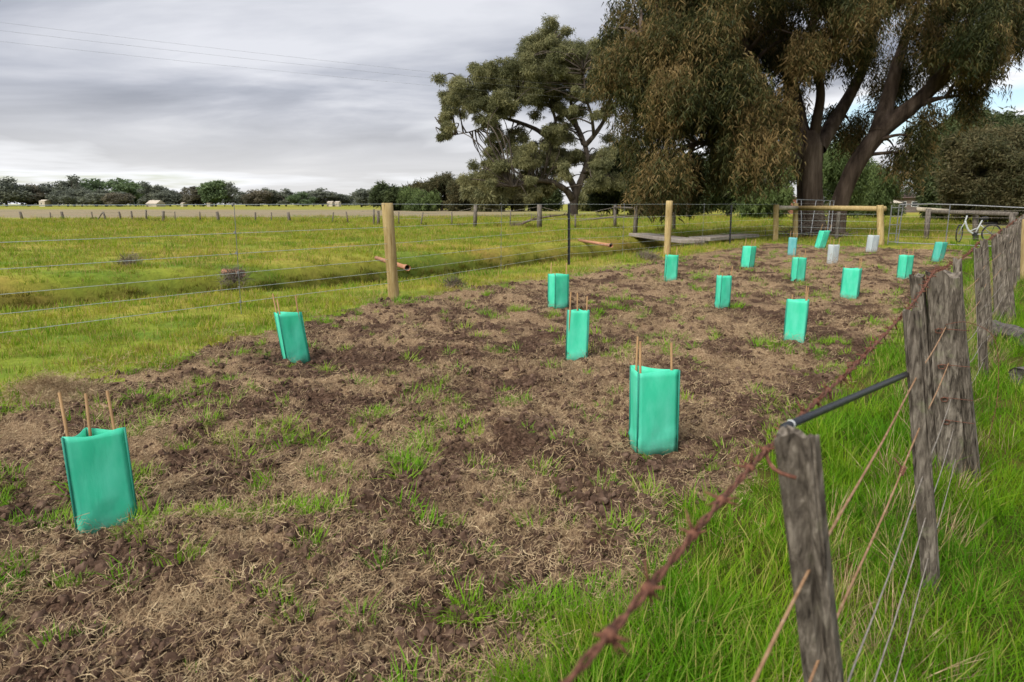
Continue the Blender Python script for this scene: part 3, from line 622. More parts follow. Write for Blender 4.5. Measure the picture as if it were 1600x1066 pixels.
# ---------------------------------------------------------------- the big weeping tree by the gate
def big_tree():
    Y0 = 31.0; base = P(1270, 369, Y0); base.z = hz(base.x, base.y)
    t = empty('weeping_tree', base, 'huge dark weeping tree with two thick furrowed trunks behind the timber corner fence', 'tree')
    tk = MB(); sk = []
    def L_(pts, rad, sides=12, ridge=0.0, seed=0):
        pp = [P(a, b, Y0 + c) for a, b, c in pts]; sk.extend(limb(tk, pp, rad, sides, 6, ridge, seed)); return pp
    L_([(1270, 384, 0), (1269, 372, 0), (1267, 345, 0), (1266, 310, 0), (1264, 268, 0), (1262, 230, 0), (1262, 205, 0)], [.95, .72, .54, .48, .50, .58, .36], 64, 0.10, 1)
    L_([(1304, 384, .3), (1306, 366, .3), (1312, 320, .2), (1335, 262, 0), (1375, 207, -.2), (1425, 166, -.4), (1465, 130, -.6), (1502, 103, -.8), (1548, 90, -1), (1610, 55, -1)], [.50, .38, .33, .34, .34, .31, .27, .22, .16, .08], 48, 0.06, 2)
    L_([(1252, 245, 0), (1228, 200, -.5), (1203, 160, -1), (1182, 118, -1.5), (1160, 65, -2), (1150, 10, -2)], [.38, .34, .29, .24, .18, .1], 20, .04, 3)
    L_([(1256, 235, 0), (1246, 180, .3), (1236, 130, .5), (1224, 60, 1), (1212, -30, 1)], [.40, .34, .28, .22, .13], 20, .04, 4)
    L_([(1270, 225, 0), (1276, 188, -.3), (1282, 140, -.5), (1268, 70, -.6), (1278, -20, -1)], [.26, .21, .17, .14, .1], 20, .03, 5)
    L_([(1278, 232, 0), (1302, 193, .4), (1327, 150, .8), (1352, 98, 1), (1372, 20, 1.3)], [.36, .30, .24, .18, .1], 20, .04, 6)
    L_([(1372, 210, -.2), (1386, 160, .3), (1402, 100, .6), (1424, 30, 1)], [.40, .32, .25, .12], 14)
    L_([(1457, 136, -.5), (1490, 98, -1.2), (1502, 58, -1.8), (1532, 5, -2.2)], [.34, .28, .22, .1], 14)
    L_([(1428, 166, -.4), (1458, 156, -.8), (1478, 152, -1)], [.16, .11, .05], 8)
    L_([(1228, 200, -.5), (1160, 178, -2), (1090, 168, -3.2), (1020, 175, -4)], [.30, .24, .18, .08], 10)
    L_([(1203, 160, -1), (1130, 110, -2), (1060, 70, -3), (1000, 60, -3)], [.30, .24, .16, .08], 10)
    L_([(1250, 255, 0), (1205, 225, -1.5), (1150, 215, -3), (1090, 225, -4)], [.26, .2, .14, .06], 10)
    left = [(975, 75), (995, 20), (1010, -60), (1040, -120), (1240, -130), (1255, 40), (1245, 120), (1215, 165), (1190, 190), (1212, 225), (1195, 250), (1150, 262), (1120, 280), (1075, 275), (1040, 288), (1020, 280), (1005, 240), (985, 190), (985, 130)]
    right = [(1250, -130), (1500, -110), (1600, -40), (1640, 30), (1575, 60), (1540, 95), (1510, 110), (1480, 95), (1440, 100), (1400, 120), (1345, 135), (1300, 130), (1262, 110)]
    cl = []; rn = random.Random(5)
    def fill(poly, k, d0, d1, r0, r1):
        xs = [p[0] for p in poly]; ys = [p[1] for p in poly]; m = 0
        while m < k:
            a, b = rn.uniform(min(xs), max(xs)), rn.uniform(min(ys), max(ys))
            if in_poly(a, b, poly): cl.append((P(a, b, Y0 + rn.uniform(d0, d1)), rn.uniform(r0, r1))); m += 1
    fill(left, 66, -5.5, 3.0, 0.7, 1.3); fill([p for p in left if p[1] < 190], 14, -6.0, -3.0, 0.8, 1.2); fill(right, 54, -4.5, 4.0, 0.6, 1.05)
    for a, b, c, q in [(1432, 195, -1, .45), (1440, 222, -1, .5), (1428, 245, -1, .35), (1398, 232, 0, .3), (1450, 170, -.8, .5), (1520, 125, -1.5, .6), (1535, 100, -1.5, .7), (1510, 150, -1.2, .45), (1330, 195, 1, .5), (1350, 180, 1, .5), (1300, 170, 1, .5), (955, 45, -2, .5), (962, 85, -2.5, .7)]:
        cl.append((P(a, b, Y0 + c), q))
    fork = P(1225, 190, Y0)
    cl[:] = [(c, q) for c, q in cl if not (abs(c.x - fork.x) < 1.9 and abs(c.z - fork.z) < 2.0 and c.y < Y0 + .5)]
    pts = []
    for c, q in cl:
        pts.append(clump_points(c, q, int(66 * q ** 2 + 16), 0.62, 0.6))
    pts = np.concatenate(pts)
    rn2 = random.Random(8); twigs_to(tk, sk, [tuple(c) for c, q in cl], 0.10, rn2, 12)
    tk.build('trunk', MATS['bark_big'], t, True)
    n = len(pts); rot = np.stack([RNG.normal(0, .22, n), RNG.normal(0, .22, n), RNG.uniform(0, 6.28, n)], 1)
    foliage('crown', pts, rot, RNG.uniform(0.65, 1.35, n), SP['pepper'], t)
big_tree()

def gum_tree():
    Y0 = 80.0; base = P(895, 336, Y0); base.z = hz(base.x, base.y)
    t = empty('gum_tree', base, 'tall spreading gum tree with open crown and bare grey limbs in the far paddock', 'tree')
    tk = MB(); sk = []
    def L_(pts, rad, sides=10): sk.extend(limb(tk, [P(a, b, Y0 + c) for a, b, c in pts], [q * .72 for q in rad], sides, 5))
    L_([(894, 340, 0), (896, 325, 0), (899, 305, 0), (907, 285, 0), (915, 262, 0), (917, 240, 0), (912, 222, 0)], [1.0, .72, .62, .54, .46, .40, .34], 14)
    L_([(895, 312, 0), (884, 297, -1), (862, 285, -2), (838, 282, -3), (818, 289, -4), (800, 291, -5)], [.62, .5, .42, .34, .26, .12])
    L_([(912, 225, 0), (902, 200, 1), (882, 178, 1), (856, 165, 2), (832, 163, 3), (808, 158, 3)], [.44, .4, .33, .26, .2, .1])
    L_([(914, 228, 0), (928, 212, -1), (944, 188, -1), (954, 160, -2), (950, 130, -2)], [.42, .36, .3, .22, .1])
    L_([(900, 300, 0), (882, 262, 2), (862, 225, 3), (842, 205, 4), (815, 193, 4), (785, 183, 4), (757, 172, 4), (735, 150, 4)], [.55, .46, .4, .36, .3, .24, .18, .08])
    L_([(765, 176, 4), (757, 196, 4), (738, 205, 4), (715, 210, 4), (700, 213, 4)], [.16, .13, .10, .08, .04], 6)
    L_([(902, 200, 1), (893, 165, 1), (890, 130, 0), (878, 95, 0), (862, 65, 0)], [.34, .28, .22, .16, .08])
    L_([(928, 212, -1), (924, 180, -3), (915, 150, -4), (912, 110, -4)], [.28, .22, .16, .08])
    L_([(862, 225, 3), (868, 190, 4), (858, 160, 5), (845, 120, 5), (835, 95, 5)], [.3, .25, .2, .15, .07])
    L_([(910, 270, 0), (930, 262, -2), (948, 240, -3)], [.3, .2, .1])
    C = [(850, 55, 20), (868, 60, 16), (838, 66, 14), (820, 95, 22), (850, 90, 25), (792, 105, 22), (770, 113, 15), (885, 86, 18), (906, 86, 22), (932, 86, 22), (946, 98, 14), (842, 120, 30), (808, 130, 26), (785, 140, 22), (862, 138, 22), (880, 114, 16),
         (715, 130, 15), (745, 117, 12), (700, 150, 11), (724, 150, 15), (750, 140, 13), (735, 165, 13), (700, 175, 8), (697, 195, 7), (699, 212, 5), (762, 163, 15), (782, 165, 16), (770, 186, 11), (800, 166, 14), (900, 125, 12), (930, 120, 12), (890, 150, 10), (920, 150, 10), (945, 145, 14), (952, 170, 12), (896, 172, 8),
         (775, 210, 9), (776, 230, 10), (770, 254, 11), (800, 220, 13), (810, 250, 17), (782, 265, 17), (830, 256, 16), (850, 250, 19), (870, 270, 17), (830, 230, 10), (875, 202, 12), (868, 217, 9), (760, 272, 13), (742, 282, 14), (800, 284, 17), (830, 294, 13), (858, 292, 12), (936, 262, 16), (950, 240, 16), (960, 280, 15), (925, 287, 12), (880, 240, 9), (905, 245, 9)]
    rn = random.Random(4); cl = []
    for a, b, q in C:
        cl.append((P(a, b, Y0 + rn.uniform(-5, 5)), q / 13.4 * .7))
        for _ in range(5): cl.append((P(a + rn.gauss(0, .75) * q, b + rn.gauss(0, .6) * q, Y0 + rn.uniform(-6, 6)), q / 13.4 * rn.uniform(.3, .55)))
    poly = [(690, 150), (720, 120), (800, 90), (840, 45), (880, 60), (945, 80), (965, 160), (962, 265), (880, 270), (790, 265), (765, 230), (770, 190), (705, 195)]; m = 0
    while m < 50:
        a, b = rn.uniform(690, 965), rn.uniform(45, 300)
        if in_poly(a, b, poly): cl.append((P(a, b, Y0 + rn.uniform(-6, 6)), rn.uniform(.45, .85))); m += 1
    pts = np.concatenate([clump_points(c, q * 1.25, int(46 * q ** 2 + 22), 0.8, 0.1) for c, q in cl])
    twigs_to(tk, sk, [tuple(c) for c, q in cl], 0.11, rn, 9)
    tk.build('trunk', MATS['bark_gum'], t, True); n = len(pts)
    foliage('crown', pts, np.stack([RNG.normal(0, .4, n), RNG.normal(0, .4, n), RNG.uniform(0, 6.28, n)], 1), RNG.uniform(0.45, 0.95, n), SP['gum'], t)
gum_tree()

def bushy_tree(name, px, Y, top_px, w_px, label, spray, bark='bark_gum', trunk_frac=0.18, group=None, k=34, low=0.12, seed=0, dens=1.5, size=1.0):
    rn = random.Random(seed * 13 + int(px)); x = P(px, 319, Y).x; z0 = hz(x, Y); top = P(px, top_px, Y).z; h = top - z0; w = w_px / FPX * Y / 2
    t = empty(name, (x, Y, z0), label, 'tree', group); tk = MB(); sk = []
    lean = rn.uniform(-.06, .06) * h
    sk += limb(tk, [(x, Y, z0 - .1), (x + lean * .3, Y, z0 + h * .25), (x + lean, Y, z0 + h * .5), (x + lean * 1.5, Y, z0 + h * .8)], [h * .045, h * .034, h * .024, h * .008], 8)
    for _ in range(5):
        a = rn.uniform(0, 6.28); zz = z0 + h * rn.uniform(.15, .45)
        sk += limb(tk, [(x + lean * .4, Y, zz), (x + math.cos(a) * w * .4, Y + math.sin(a) * w * .4, zz + h * .15), (x + math.cos(a) * w * .75, Y + math.sin(a) * w * .75, zz + h * rn.uniform(.2, .35))], [h * .02, h * .014, h * .004], 6)
    cl = []; zc = z0 + h * (low + (1 - low) / 2); hh = h * (1 - low) / 2
    for _ in range(k):
        q = np.array([rn.gauss(0, 1), rn.gauss(0, 1), rn.gauss(0, 1)]); q /= np.linalg.norm(q); q *= rn.uniform(.55, .88)
        cl.append(((x + lean * .8 + q[0] * w, Y + q[1] * w, zc + q[2] * hh), rn.uniform(.26, .42) * min(w, hh * 1.1)))
    pts = np.concatenate([clump_points(c, r, int(dens * (34 * r ** 2 / size ** 2 + 8)), 0.8, 0.35) for c, r in cl])
    twigs_to(tk, sk, [c for c, r in cl], h * .008, rn, h)
    tk.build('trunk', MATS[bark], t, True); n = len(pts)
    foliage('crown', pts, np.stack([RNG.normal(0, .3, n), RNG.normal(0, .3, n), RNG.uniform(0, 6.28, n)], 1), RNG.uniform(.6, 1.25, n) * size, SP[spray], t)
    return t
g = 'trees behind the big weeping tree'
bushy_tree('shrubby_tree', 962, 88, 222, 90, 'dark rounded tree just behind the right side of the gum tree', 'dark', low=.02, seed=1, size=1.4)
bushy_tree('shrubby_tree', 1010, 84, 240, 80, 'dark shady tree under the left end of the big weeping crown', 'dark', low=.02, seed=2, group=g, size=1.3)
bushy_tree('shrubby_tree', 1075, 90, 245, 90, 'dark green tree above the teal trailer', 'dark', low=.04, seed=3, group=g, size=1.4)
bushy_tree('shrubby_tree', 1140, 76, 222, 90, 'dense dark tree between the teal trailer and the big trunk', 'dark', low=.02, seed=4, group=g, size=1.3)
bushy_tree('willow_tree', 1192, 66, 228, 88, 'pale green drooping tree just left of the big furrowed trunk', 'willow', low=.02, seed=5, group=g, size=1.1)
bushy_tree('willow_tree', 1318, 62, 195, 80, 'green drooping tree seen between the two furrowed trunks', 'willow', low=.02, seed=6, group=g, size=1.1)
bushy_tree('shrubby_tree', 1366, 70, 248, 62, 'green leafy tree in front of the pale-roofed house', 'willow', low=.08, seed=7, group=g, size=1.1)
bushy_tree('shrubby_tree', 1522, 66, 165, 150, 'tall dark green tree behind the brown-olive tree at right edge', 'dark', low=.04, seed=8, k=40, size=1.2)
bushy_tree('shrubby_tree', 1470, 60, 244, 62, 'low dark tree beside the brown house, left of the brown-olive tree', 'dark', low=.02, seed=9, size=1.1)
bushy_tree('shrubby_tree', 1556, 48, 188, 150, 'big brown-olive rounded tree behind the bicycle', 'olive', low=.02, seed=10, k=46, size=1.0, dens=1.3)
bushy_tree('shrubby_tree', 1640, 52, 200, 130, 'brown-olive tree cut off by the right edge', 'olive', low=.02, seed=11, k=36, size=1.0)
def pine_tree():
    Y = 120; b = P(1403, 319, Y); t = empty('pine_tree', (b.x, Y, 0), 'thin open conifer with tiered branches above the brown house roof', 'tree'); tk = MB(); top = P(1403, 246, Y).z
    tk.tube([(b.x, Y, 0), (b.x + .1, Y, top)], [.25, .04], 7); pts = []
    for k in range(9):
        z = top * (.28 + .08 * k); w = 3.3 * (1 - k / 10.5)
        for j in range(6):
            a = j * 1.047 + k * .5; e = (b.x + math.cos(a) * w, Y + math.sin(a) * w, z + .25)
            tk.tube([(b.x, Y, z), e], [.06, .02], 5)
            for u in (.45, .7, .95): pts.append([b.x + math.cos(a) * w * u, Y + math.sin(a) * w * u, z + .2])
    tk.build('trunk', MATS['twig'], t); n = len(pts)
    foliage('crown', pts, RNG.normal(0, .4, (n, 3)), np.full(n, .95), SP['dark'], t)
pine_tree()
for k, (px, Y, top, w, sp_, lab) in enumerate([
    (604, 150, 290, 46, 'dark', 'leftmost dark rounded tree of the clump behind the lone pine fence post'),
    (633, 150, 291, 44, 'willow', 'light green rounded tree right above the lone pine fence post'),
    (648, 165, 284, 40, 'olive', 'brownish tree showing over the two rounded green trees'),
    (662, 140, 291, 50, 'willow', 'round green bush-like tree right of the lone pine fence post'),
    (690, 150, 274, 52, 'olive', 'loose brown-grey tree left of the gum, next to the round green one'),
    (722, 140, 277, 56, 'olive', 'brown-grey low tree under the lowest left branch of the gum'),
    (758, 130, 262, 60, 'gum', 'grey-green tree behind the lower left limbs of the gum'),
    (800, 135, 280, 60, 'olive', 'dull brown bushy tree behind the gum limb that lies level'),
    (850, 140, 290, 60, 'dark', 'low dark bushy tree directly left of the gum trunk'),
    (930, 135, 286, 60, 'gum', 'grey-green bushy tree directly right of the gum trunk')]):
    bushy_tree('paddock_tree', px, Y, top, w, lab, sp_, low=.0, seed=20 + k, group='trees around the gum', k=22, size=2.0)

# far tree line: a few grown shapes, copied and scaled
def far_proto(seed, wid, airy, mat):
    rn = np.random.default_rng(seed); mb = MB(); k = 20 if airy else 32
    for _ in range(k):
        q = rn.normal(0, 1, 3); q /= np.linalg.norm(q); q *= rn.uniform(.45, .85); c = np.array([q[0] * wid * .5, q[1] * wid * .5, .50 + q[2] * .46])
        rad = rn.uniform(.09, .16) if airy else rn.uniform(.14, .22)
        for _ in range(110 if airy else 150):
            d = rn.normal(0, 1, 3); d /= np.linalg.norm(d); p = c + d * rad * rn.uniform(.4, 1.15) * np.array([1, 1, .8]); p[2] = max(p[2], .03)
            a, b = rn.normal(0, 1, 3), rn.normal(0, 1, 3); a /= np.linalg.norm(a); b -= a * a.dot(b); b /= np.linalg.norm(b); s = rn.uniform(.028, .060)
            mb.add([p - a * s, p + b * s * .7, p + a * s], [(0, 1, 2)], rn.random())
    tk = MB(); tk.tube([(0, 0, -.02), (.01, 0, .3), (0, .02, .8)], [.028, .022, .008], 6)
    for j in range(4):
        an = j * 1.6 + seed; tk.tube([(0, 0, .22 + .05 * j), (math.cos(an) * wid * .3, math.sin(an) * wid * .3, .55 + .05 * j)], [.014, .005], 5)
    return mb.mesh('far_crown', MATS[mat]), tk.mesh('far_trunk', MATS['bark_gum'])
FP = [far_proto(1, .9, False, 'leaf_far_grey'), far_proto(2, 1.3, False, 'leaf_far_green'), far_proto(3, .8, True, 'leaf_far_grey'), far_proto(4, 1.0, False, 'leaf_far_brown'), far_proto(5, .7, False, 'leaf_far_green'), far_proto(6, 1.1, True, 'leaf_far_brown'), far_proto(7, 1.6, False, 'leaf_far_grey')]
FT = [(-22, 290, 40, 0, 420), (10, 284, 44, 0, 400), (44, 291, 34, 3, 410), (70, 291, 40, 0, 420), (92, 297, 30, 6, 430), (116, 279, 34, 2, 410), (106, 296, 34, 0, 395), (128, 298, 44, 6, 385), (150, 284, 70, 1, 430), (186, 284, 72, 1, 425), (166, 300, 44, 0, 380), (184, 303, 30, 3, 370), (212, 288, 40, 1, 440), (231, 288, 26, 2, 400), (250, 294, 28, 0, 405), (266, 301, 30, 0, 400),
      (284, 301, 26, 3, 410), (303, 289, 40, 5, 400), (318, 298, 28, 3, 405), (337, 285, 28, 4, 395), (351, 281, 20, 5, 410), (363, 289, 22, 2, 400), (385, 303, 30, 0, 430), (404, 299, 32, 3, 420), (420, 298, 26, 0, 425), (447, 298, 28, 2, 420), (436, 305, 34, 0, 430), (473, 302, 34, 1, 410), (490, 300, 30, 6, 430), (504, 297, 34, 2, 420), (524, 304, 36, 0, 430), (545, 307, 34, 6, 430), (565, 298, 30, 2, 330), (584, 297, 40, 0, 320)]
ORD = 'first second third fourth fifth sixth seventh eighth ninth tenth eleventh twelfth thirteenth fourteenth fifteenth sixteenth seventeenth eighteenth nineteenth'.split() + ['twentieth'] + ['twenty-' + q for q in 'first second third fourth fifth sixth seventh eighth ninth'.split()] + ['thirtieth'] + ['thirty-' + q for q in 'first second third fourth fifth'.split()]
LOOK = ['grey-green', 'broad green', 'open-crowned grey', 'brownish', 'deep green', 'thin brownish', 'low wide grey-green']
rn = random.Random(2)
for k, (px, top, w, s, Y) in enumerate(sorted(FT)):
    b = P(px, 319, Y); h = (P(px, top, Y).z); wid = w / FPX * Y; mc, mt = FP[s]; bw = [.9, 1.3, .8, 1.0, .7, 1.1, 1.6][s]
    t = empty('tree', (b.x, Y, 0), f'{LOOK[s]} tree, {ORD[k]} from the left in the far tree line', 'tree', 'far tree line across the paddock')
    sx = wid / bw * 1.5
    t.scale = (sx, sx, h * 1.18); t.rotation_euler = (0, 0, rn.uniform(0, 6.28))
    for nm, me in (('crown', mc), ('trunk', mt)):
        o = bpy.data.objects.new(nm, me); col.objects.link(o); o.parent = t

# ---------------------------------------------------------------- new wire fence along the bed
WIRE_Z = [1.40, 1.07, 0.83, 0.60, 0.42, 0.25]
def round_post(name, base, top, r, mat, parent, sides=20):
    mb = MB(); b, tp = Vector(base), Vector(top); n = 9
    mb.tube([b.lerp(tp, k / n) for k in range(n + 1)] + [tp + Vector((0, 0, .006))], [r * (1 + .03 * math.sin(k * 1.7)) for k in range(n + 1)] + [r * .9], sides, True, .03)
    o = mb.build(name, MATS[mat], parent, True); return o
def star_picket(base, top, parent):
    mb = MB()
    for a in (90, 210, 330):
        c, s = math.cos(R(a)), math.sin(R(a)); b = Vector(base); t = Vector(top); d = Vector((c, s, 0)) * .034; w = Vector((-s, c, 0)) * .004
        V = [b - w, b + d - w, b + d + w, b + w, t - w, t + d - w, t + d + w, t + w]
        mb.add([tuple(v) for v in V], [(0, 1, 2, 3), (7, 6, 5, 4), (0, 4, 5, 1), (1, 5, 6, 2), (2, 6, 7, 3), (3, 7, 4, 0)])
    return mb.build('steel_picket', MATS['black_steel'], parent)
def new_fence():
    A = G(616, 469); A.z = 0
    t = empty('wire_fence', (A.x, A.y, 0), 'new wire fence of round pine posts and black pickets along the dug bed', 'fence')
    def pt(px, py): p = ground_at(px, py); return p
    p1 = pt(616, 468); round_post('post', p1 - Vector((0, 0, .1)), P(605, 318, p1.y - .02), .082, 'treated_pine', t)
    p2 = pt(889, 414); star_picket(p2 - Vector((0, 0, .1)), P(889, 318, p2.y), t)
    p3 = pt(1042, 398); round_post('post', p3 - Vector((0, 0, .1)), P(1046, 314, p3.y), .092, 'treated_pine', t)
    p4 = pt(1140, 383); star_picket(p4 - Vector((0, 0, .1)), P(1143, 320, p4.y), t)
    p5 = pt(1212, 377); round_post('post', p5 - Vector((0, 0, .1)), P(1213, 320, p5.y), .10, 'treated_pine', t)
    e1 = Vector((p5.x + 1.25 * .655, p5.y - 1.25 * .755, 0)); e2 = Vector((13.05, 24.0, 0))
    q1 = G(1243, 374); q2 = G(1377, 383)
    round_post('post', q1 - Vector((0, 0, .1)), P(1243, 318, q1.y), .10, 'treated_pine', t)
    round_post('post', q2 - Vector((0, 0, .1)), P(1375, 321, q2.y), .11, 'treated_pine', t)
    z = 1.24
    r1 = MB(); r1.tube([(p5.x, p5.y, z + .02), (q1.x, q1.y, z)], .085, 12, True, .04); r1.build('rail', MATS['bleached_rail'], t, True)
    r2 = MB(); r2.tube([(q1.x, q1.y, z + .005), ((q1.x + q2.x) / 2, (q1.y + q2.y) / 2, z + .01), (q2.x, q2.y, z)], .092, 12, True, .04); r2.build('rail', MATS['treated_pine'], t, True)
    mid = (q1 + q2) / 2; round_post('post', (mid.x + .6, mid.y + 1.2, 0), (mid.x + .6, mid.y + 1.2, 1.1), .07, 'grey_wood', t)
    ends = [Vector((*XY(-9.5, 0), 0)), p1, p2, p3, p4, p5]
    for k, wz in enumerate(WIRE_Z):
        mb = MB(); path = []
        for a, b in zip(ends[:-1], ends[1:]):
            for u in (0, .5): q = a.lerp(b, u); path.append((q.x, q.y, wz - (.012 if u else 0)))
        path.append((p5.x, p5.y, wz)); mb.tube(path, .0030 if k else .0036, 5); mb.build('wire', MATS['new_wire'], t)
    back = Vector((*XY(-9.5, 0), 0)); round_post('post', back - Vector((0, 0, .1)), back + Vector((0, 0, 1.4)), .082, 'treated_pine', t)
    for a, b, u in ((back, p1, .735), (p1, p2, .5), (p2, p3, .5), (p3, p4, .5)):
        q = a.lerp(b, u); mb = MB(); mb.tube([(q.x, q.y, .10), (q.x + .015, q.y, 1.42)], .004, 5)
        for wz in WIRE_Z: mb.box((q.x, q.y, wz), (.022, .022, .03))
        mb.build('dropper', MATS['galvanised'], t)
    mb = MB()
    for k, wz in enumerate((1.05, .8, .55, .3)): mb.tube([(p5.x, p5.y, wz), (q2.x, q2.y, wz)], .004, 5)
    mb.build('wire', MATS['new_wire'], t)
    return p5, q1, q2
P5, Q1, Q2 = new_fence()

# ---------------------------------------------------------------- tree guards
def tri_corners(side, rot):
    q = side / math.sqrt(3); return [Vector((math.cos(rot + k * 2.0944) * q, math.sin(rot + k * 2.0944) * q, 0)) for k in range(3)]
def tree_guard(px, py, hpx, wpx, rot_deg, lean, mat, label, stakes=(.16, .17, .13), flop=0.0, seed=0):
    b = ground_at(px, py); depth = b.y * cp + (CAM_H - b.z) * sp; sc = depth / FPX
    h = hpx * sc * 1.02; ang = R(rot_deg) + math.atan2(-b.x, b.y)
    cs0 = tri_corners(1.0, R(rot_deg)); hi, lo = max(c.x for c in cs0), min(c.x for c in cs0); side = min(max(wpx * sc * math.cos(math.atan2(b.x, b.y)) / (hi - lo), .18), .34)
    va = math.atan2(-b.x, b.y); b = b - Vector((math.cos(va), math.sin(va), 0)) * (hi + lo) / 2 * side
    sq = .42 if seed == 1 else .62; c0 = [Vector((c.x * math.cos(va) - c.y * sq * math.sin(va), c.x * math.sin(va) + c.y * sq * math.cos(va), 0)) for c in tri_corners(side, R(rot_deg))]; b = b + Vector((0, max(c.y for c in c0) * .35, 0)); b.z = hz(b.x, b.y) - .015
    t = empty('tree_guard', b, label, 'tree guard', 'plastic tree guards on the dug bed')
    rn = random.Random(seed); lx, ly = lean
    def place(v, z): return Vector((v.x + lx * z, v.y + ly * z, z))
    nseg, nz = 9, 14; V = []; F = []
    for j in range(nz + 1):
        u = j / nz; z = u * h
        for e in range(3):
            a, c = c0[e], c0[(e + 1) % 3]
            for k in range(nseg):
                w = k / nseg; p = a.lerp(c, w); nrm = Vector(((a + c) / 2).normalized())
                belly = .005 * math.sin(math.pi * w) * (math.sin(u * 5 + e * 2 + seed) * .6 + .4)
                wr = (float(vnoise(np.array([w * 3.5 + e * 7 + seed]), np.array([u * 3.0 + seed]), 5)[0]) - .5) * .018 * math.sin(math.pi * w)
                crease = .012 * math.exp(-((u - .14 - .12 * w * math.sin(seed)) / .04) ** 2) * math.sin(w * 7 + seed) + .006 * math.exp(-((u - .55) / .012) ** 2)
                p = p + nrm * (belly + wr + crease)
                zz = z
                if u > .93: zz += (.004 * math.sin(w * math.pi * 2 + seed + e)) - flop * .02 * math.sin(math.pi * w)
                if j == 0: zz = -.03
                V.append(tuple(place(p, zz)))
    m = 3 * nseg
    for j in range(nz):
        for k in range(m): F.append((j * m + k, j * m + (k + 1) % m, (j + 1) * m + (k + 1) % m, (j + 1) * m + k))
    mb = MB().add(V, F); o = bpy.data.objects.new('sleeve', mb.mesh('sleeve', MATS[mat])); col.objects.link(o); o.parent = t
    o.data.polygons.foreach_set('use_smooth', [True] * len(o.data.polygons))
    for e in (0, nseg, 2 * nseg): pass
    so = o.modifiers.new('sheet', 'SOLIDIFY'); so.thickness = .0012
    for k, c in enumerate(c0):
        q = c * .76; s = MB(); top = h + stakes[k] * (h / .46)
        s.tube([place(q, -.08), place(q, h * .5) + Vector((rn.gauss(0, .002), 0, 0)), place(q, top) + Vector((rn.gauss(0, .012), rn.gauss(0, .008), 0))], [.0075, .007, .0065], 8)
        so_ = bpy.data.objects.new('stake', s.mesh('stake', MATS['bamboo'], True)); col.objects.link(so_); so_.parent = t
    # stake pocket down each corner, coloured dark as the shaded stake inside
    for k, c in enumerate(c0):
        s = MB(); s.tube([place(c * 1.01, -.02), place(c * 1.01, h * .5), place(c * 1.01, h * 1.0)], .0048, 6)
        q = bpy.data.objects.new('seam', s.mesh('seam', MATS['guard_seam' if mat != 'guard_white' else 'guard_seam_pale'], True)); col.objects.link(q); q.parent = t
    return t
GU = [
 (166, 824, 158, 96, 98, (-.04, .02), 'guard_green', 'largest green guard, at the left edge, with a crumpled foot', (.16, .19, .17)),
 (1022, 706, 128, 76, 10, (-.02, 0), 'guard_green', 'green guard in the middle of the bed near the grass strip, three tan stakes', (.15, .17, .17)),
 (463, 567, 78, 42, 8, (-.12, 0), 'guard_green', 'green guard leaning left, alone below the lone pine fence post'),
 (872, 486, 52, 32, 20, (0, 0), 'guard_green', 'square-looking green guard below the first black picket', (.15, .15, .02)),
 (901, 563, 79, 33, 90, (.02, 0), 'guard_green', 'narrow green guard just in front of the square-looking one', (.14, .16, .12)),
 (1242, 533, 67, 34, 58, (.01, 0), 'guard_green', 'smudged green guard on the right side of the bed, beside old posts', (.14, .05, .14)),
 (1328, 466, 47, 29, 55, (.02, 0), 'guard_green', 'green guard one further right behind the smudged one', (.15, .05, .16)),
 (1129, 481, 51, 23, 20, (.01, 0), 'guard_green', 'slim green guard with dark corner seam in mid-bed', (.13, .15, .05)),
 (1048, 439, 40, 20, 6, (.02, 0), 'guard_green', 'green guard standing right in front of the thick pine post'),
 (1168, 416, 33, 21, 40, (.06, 0), 'guard_green', 'green guard leaning right below the second black picket'),
 (1247, 440, 38, 22, 25, (.01, 0), 'guard_green', 'green guard below the pale blue one near the corner posts'),
 (1237, 400, 28, 13, 90, (.02, 0), 'guard_blue', 'small pale blue guard in front of the timber corner post'),
 (1281, 389, 27, 17, 30, (.22, 0), 'guard_green', 'small green guard tipped sideways in front of the leaning metal gate'),
 (1301, 411, 30, 17, 30, (.02, 0), 'guard_white', 'white guard nearest the tipped green one'),
 (1362, 396, 26, 18, 30, (.06, 0), 'guard_white', 'white guard beside the timber gate post'),
 (1414, 431, 37, 23, 36, (.01, 0), 'guard_green', 'green guard below the middle of the long steel gate'),
 (1465, 410, 30, 19, 40, (.12, 0), 'guard_pale_green', 'pale green guard leaning right, closest to the bicycle'),
]
for k, gdef in enumerate(GU):
    tree_guard(*gdef[:8], stakes=gdef[8] if len(gdef) > 8 else (.15, .17, .13), seed=k + 1, flop=.5 if k in (0, 4) else 0)

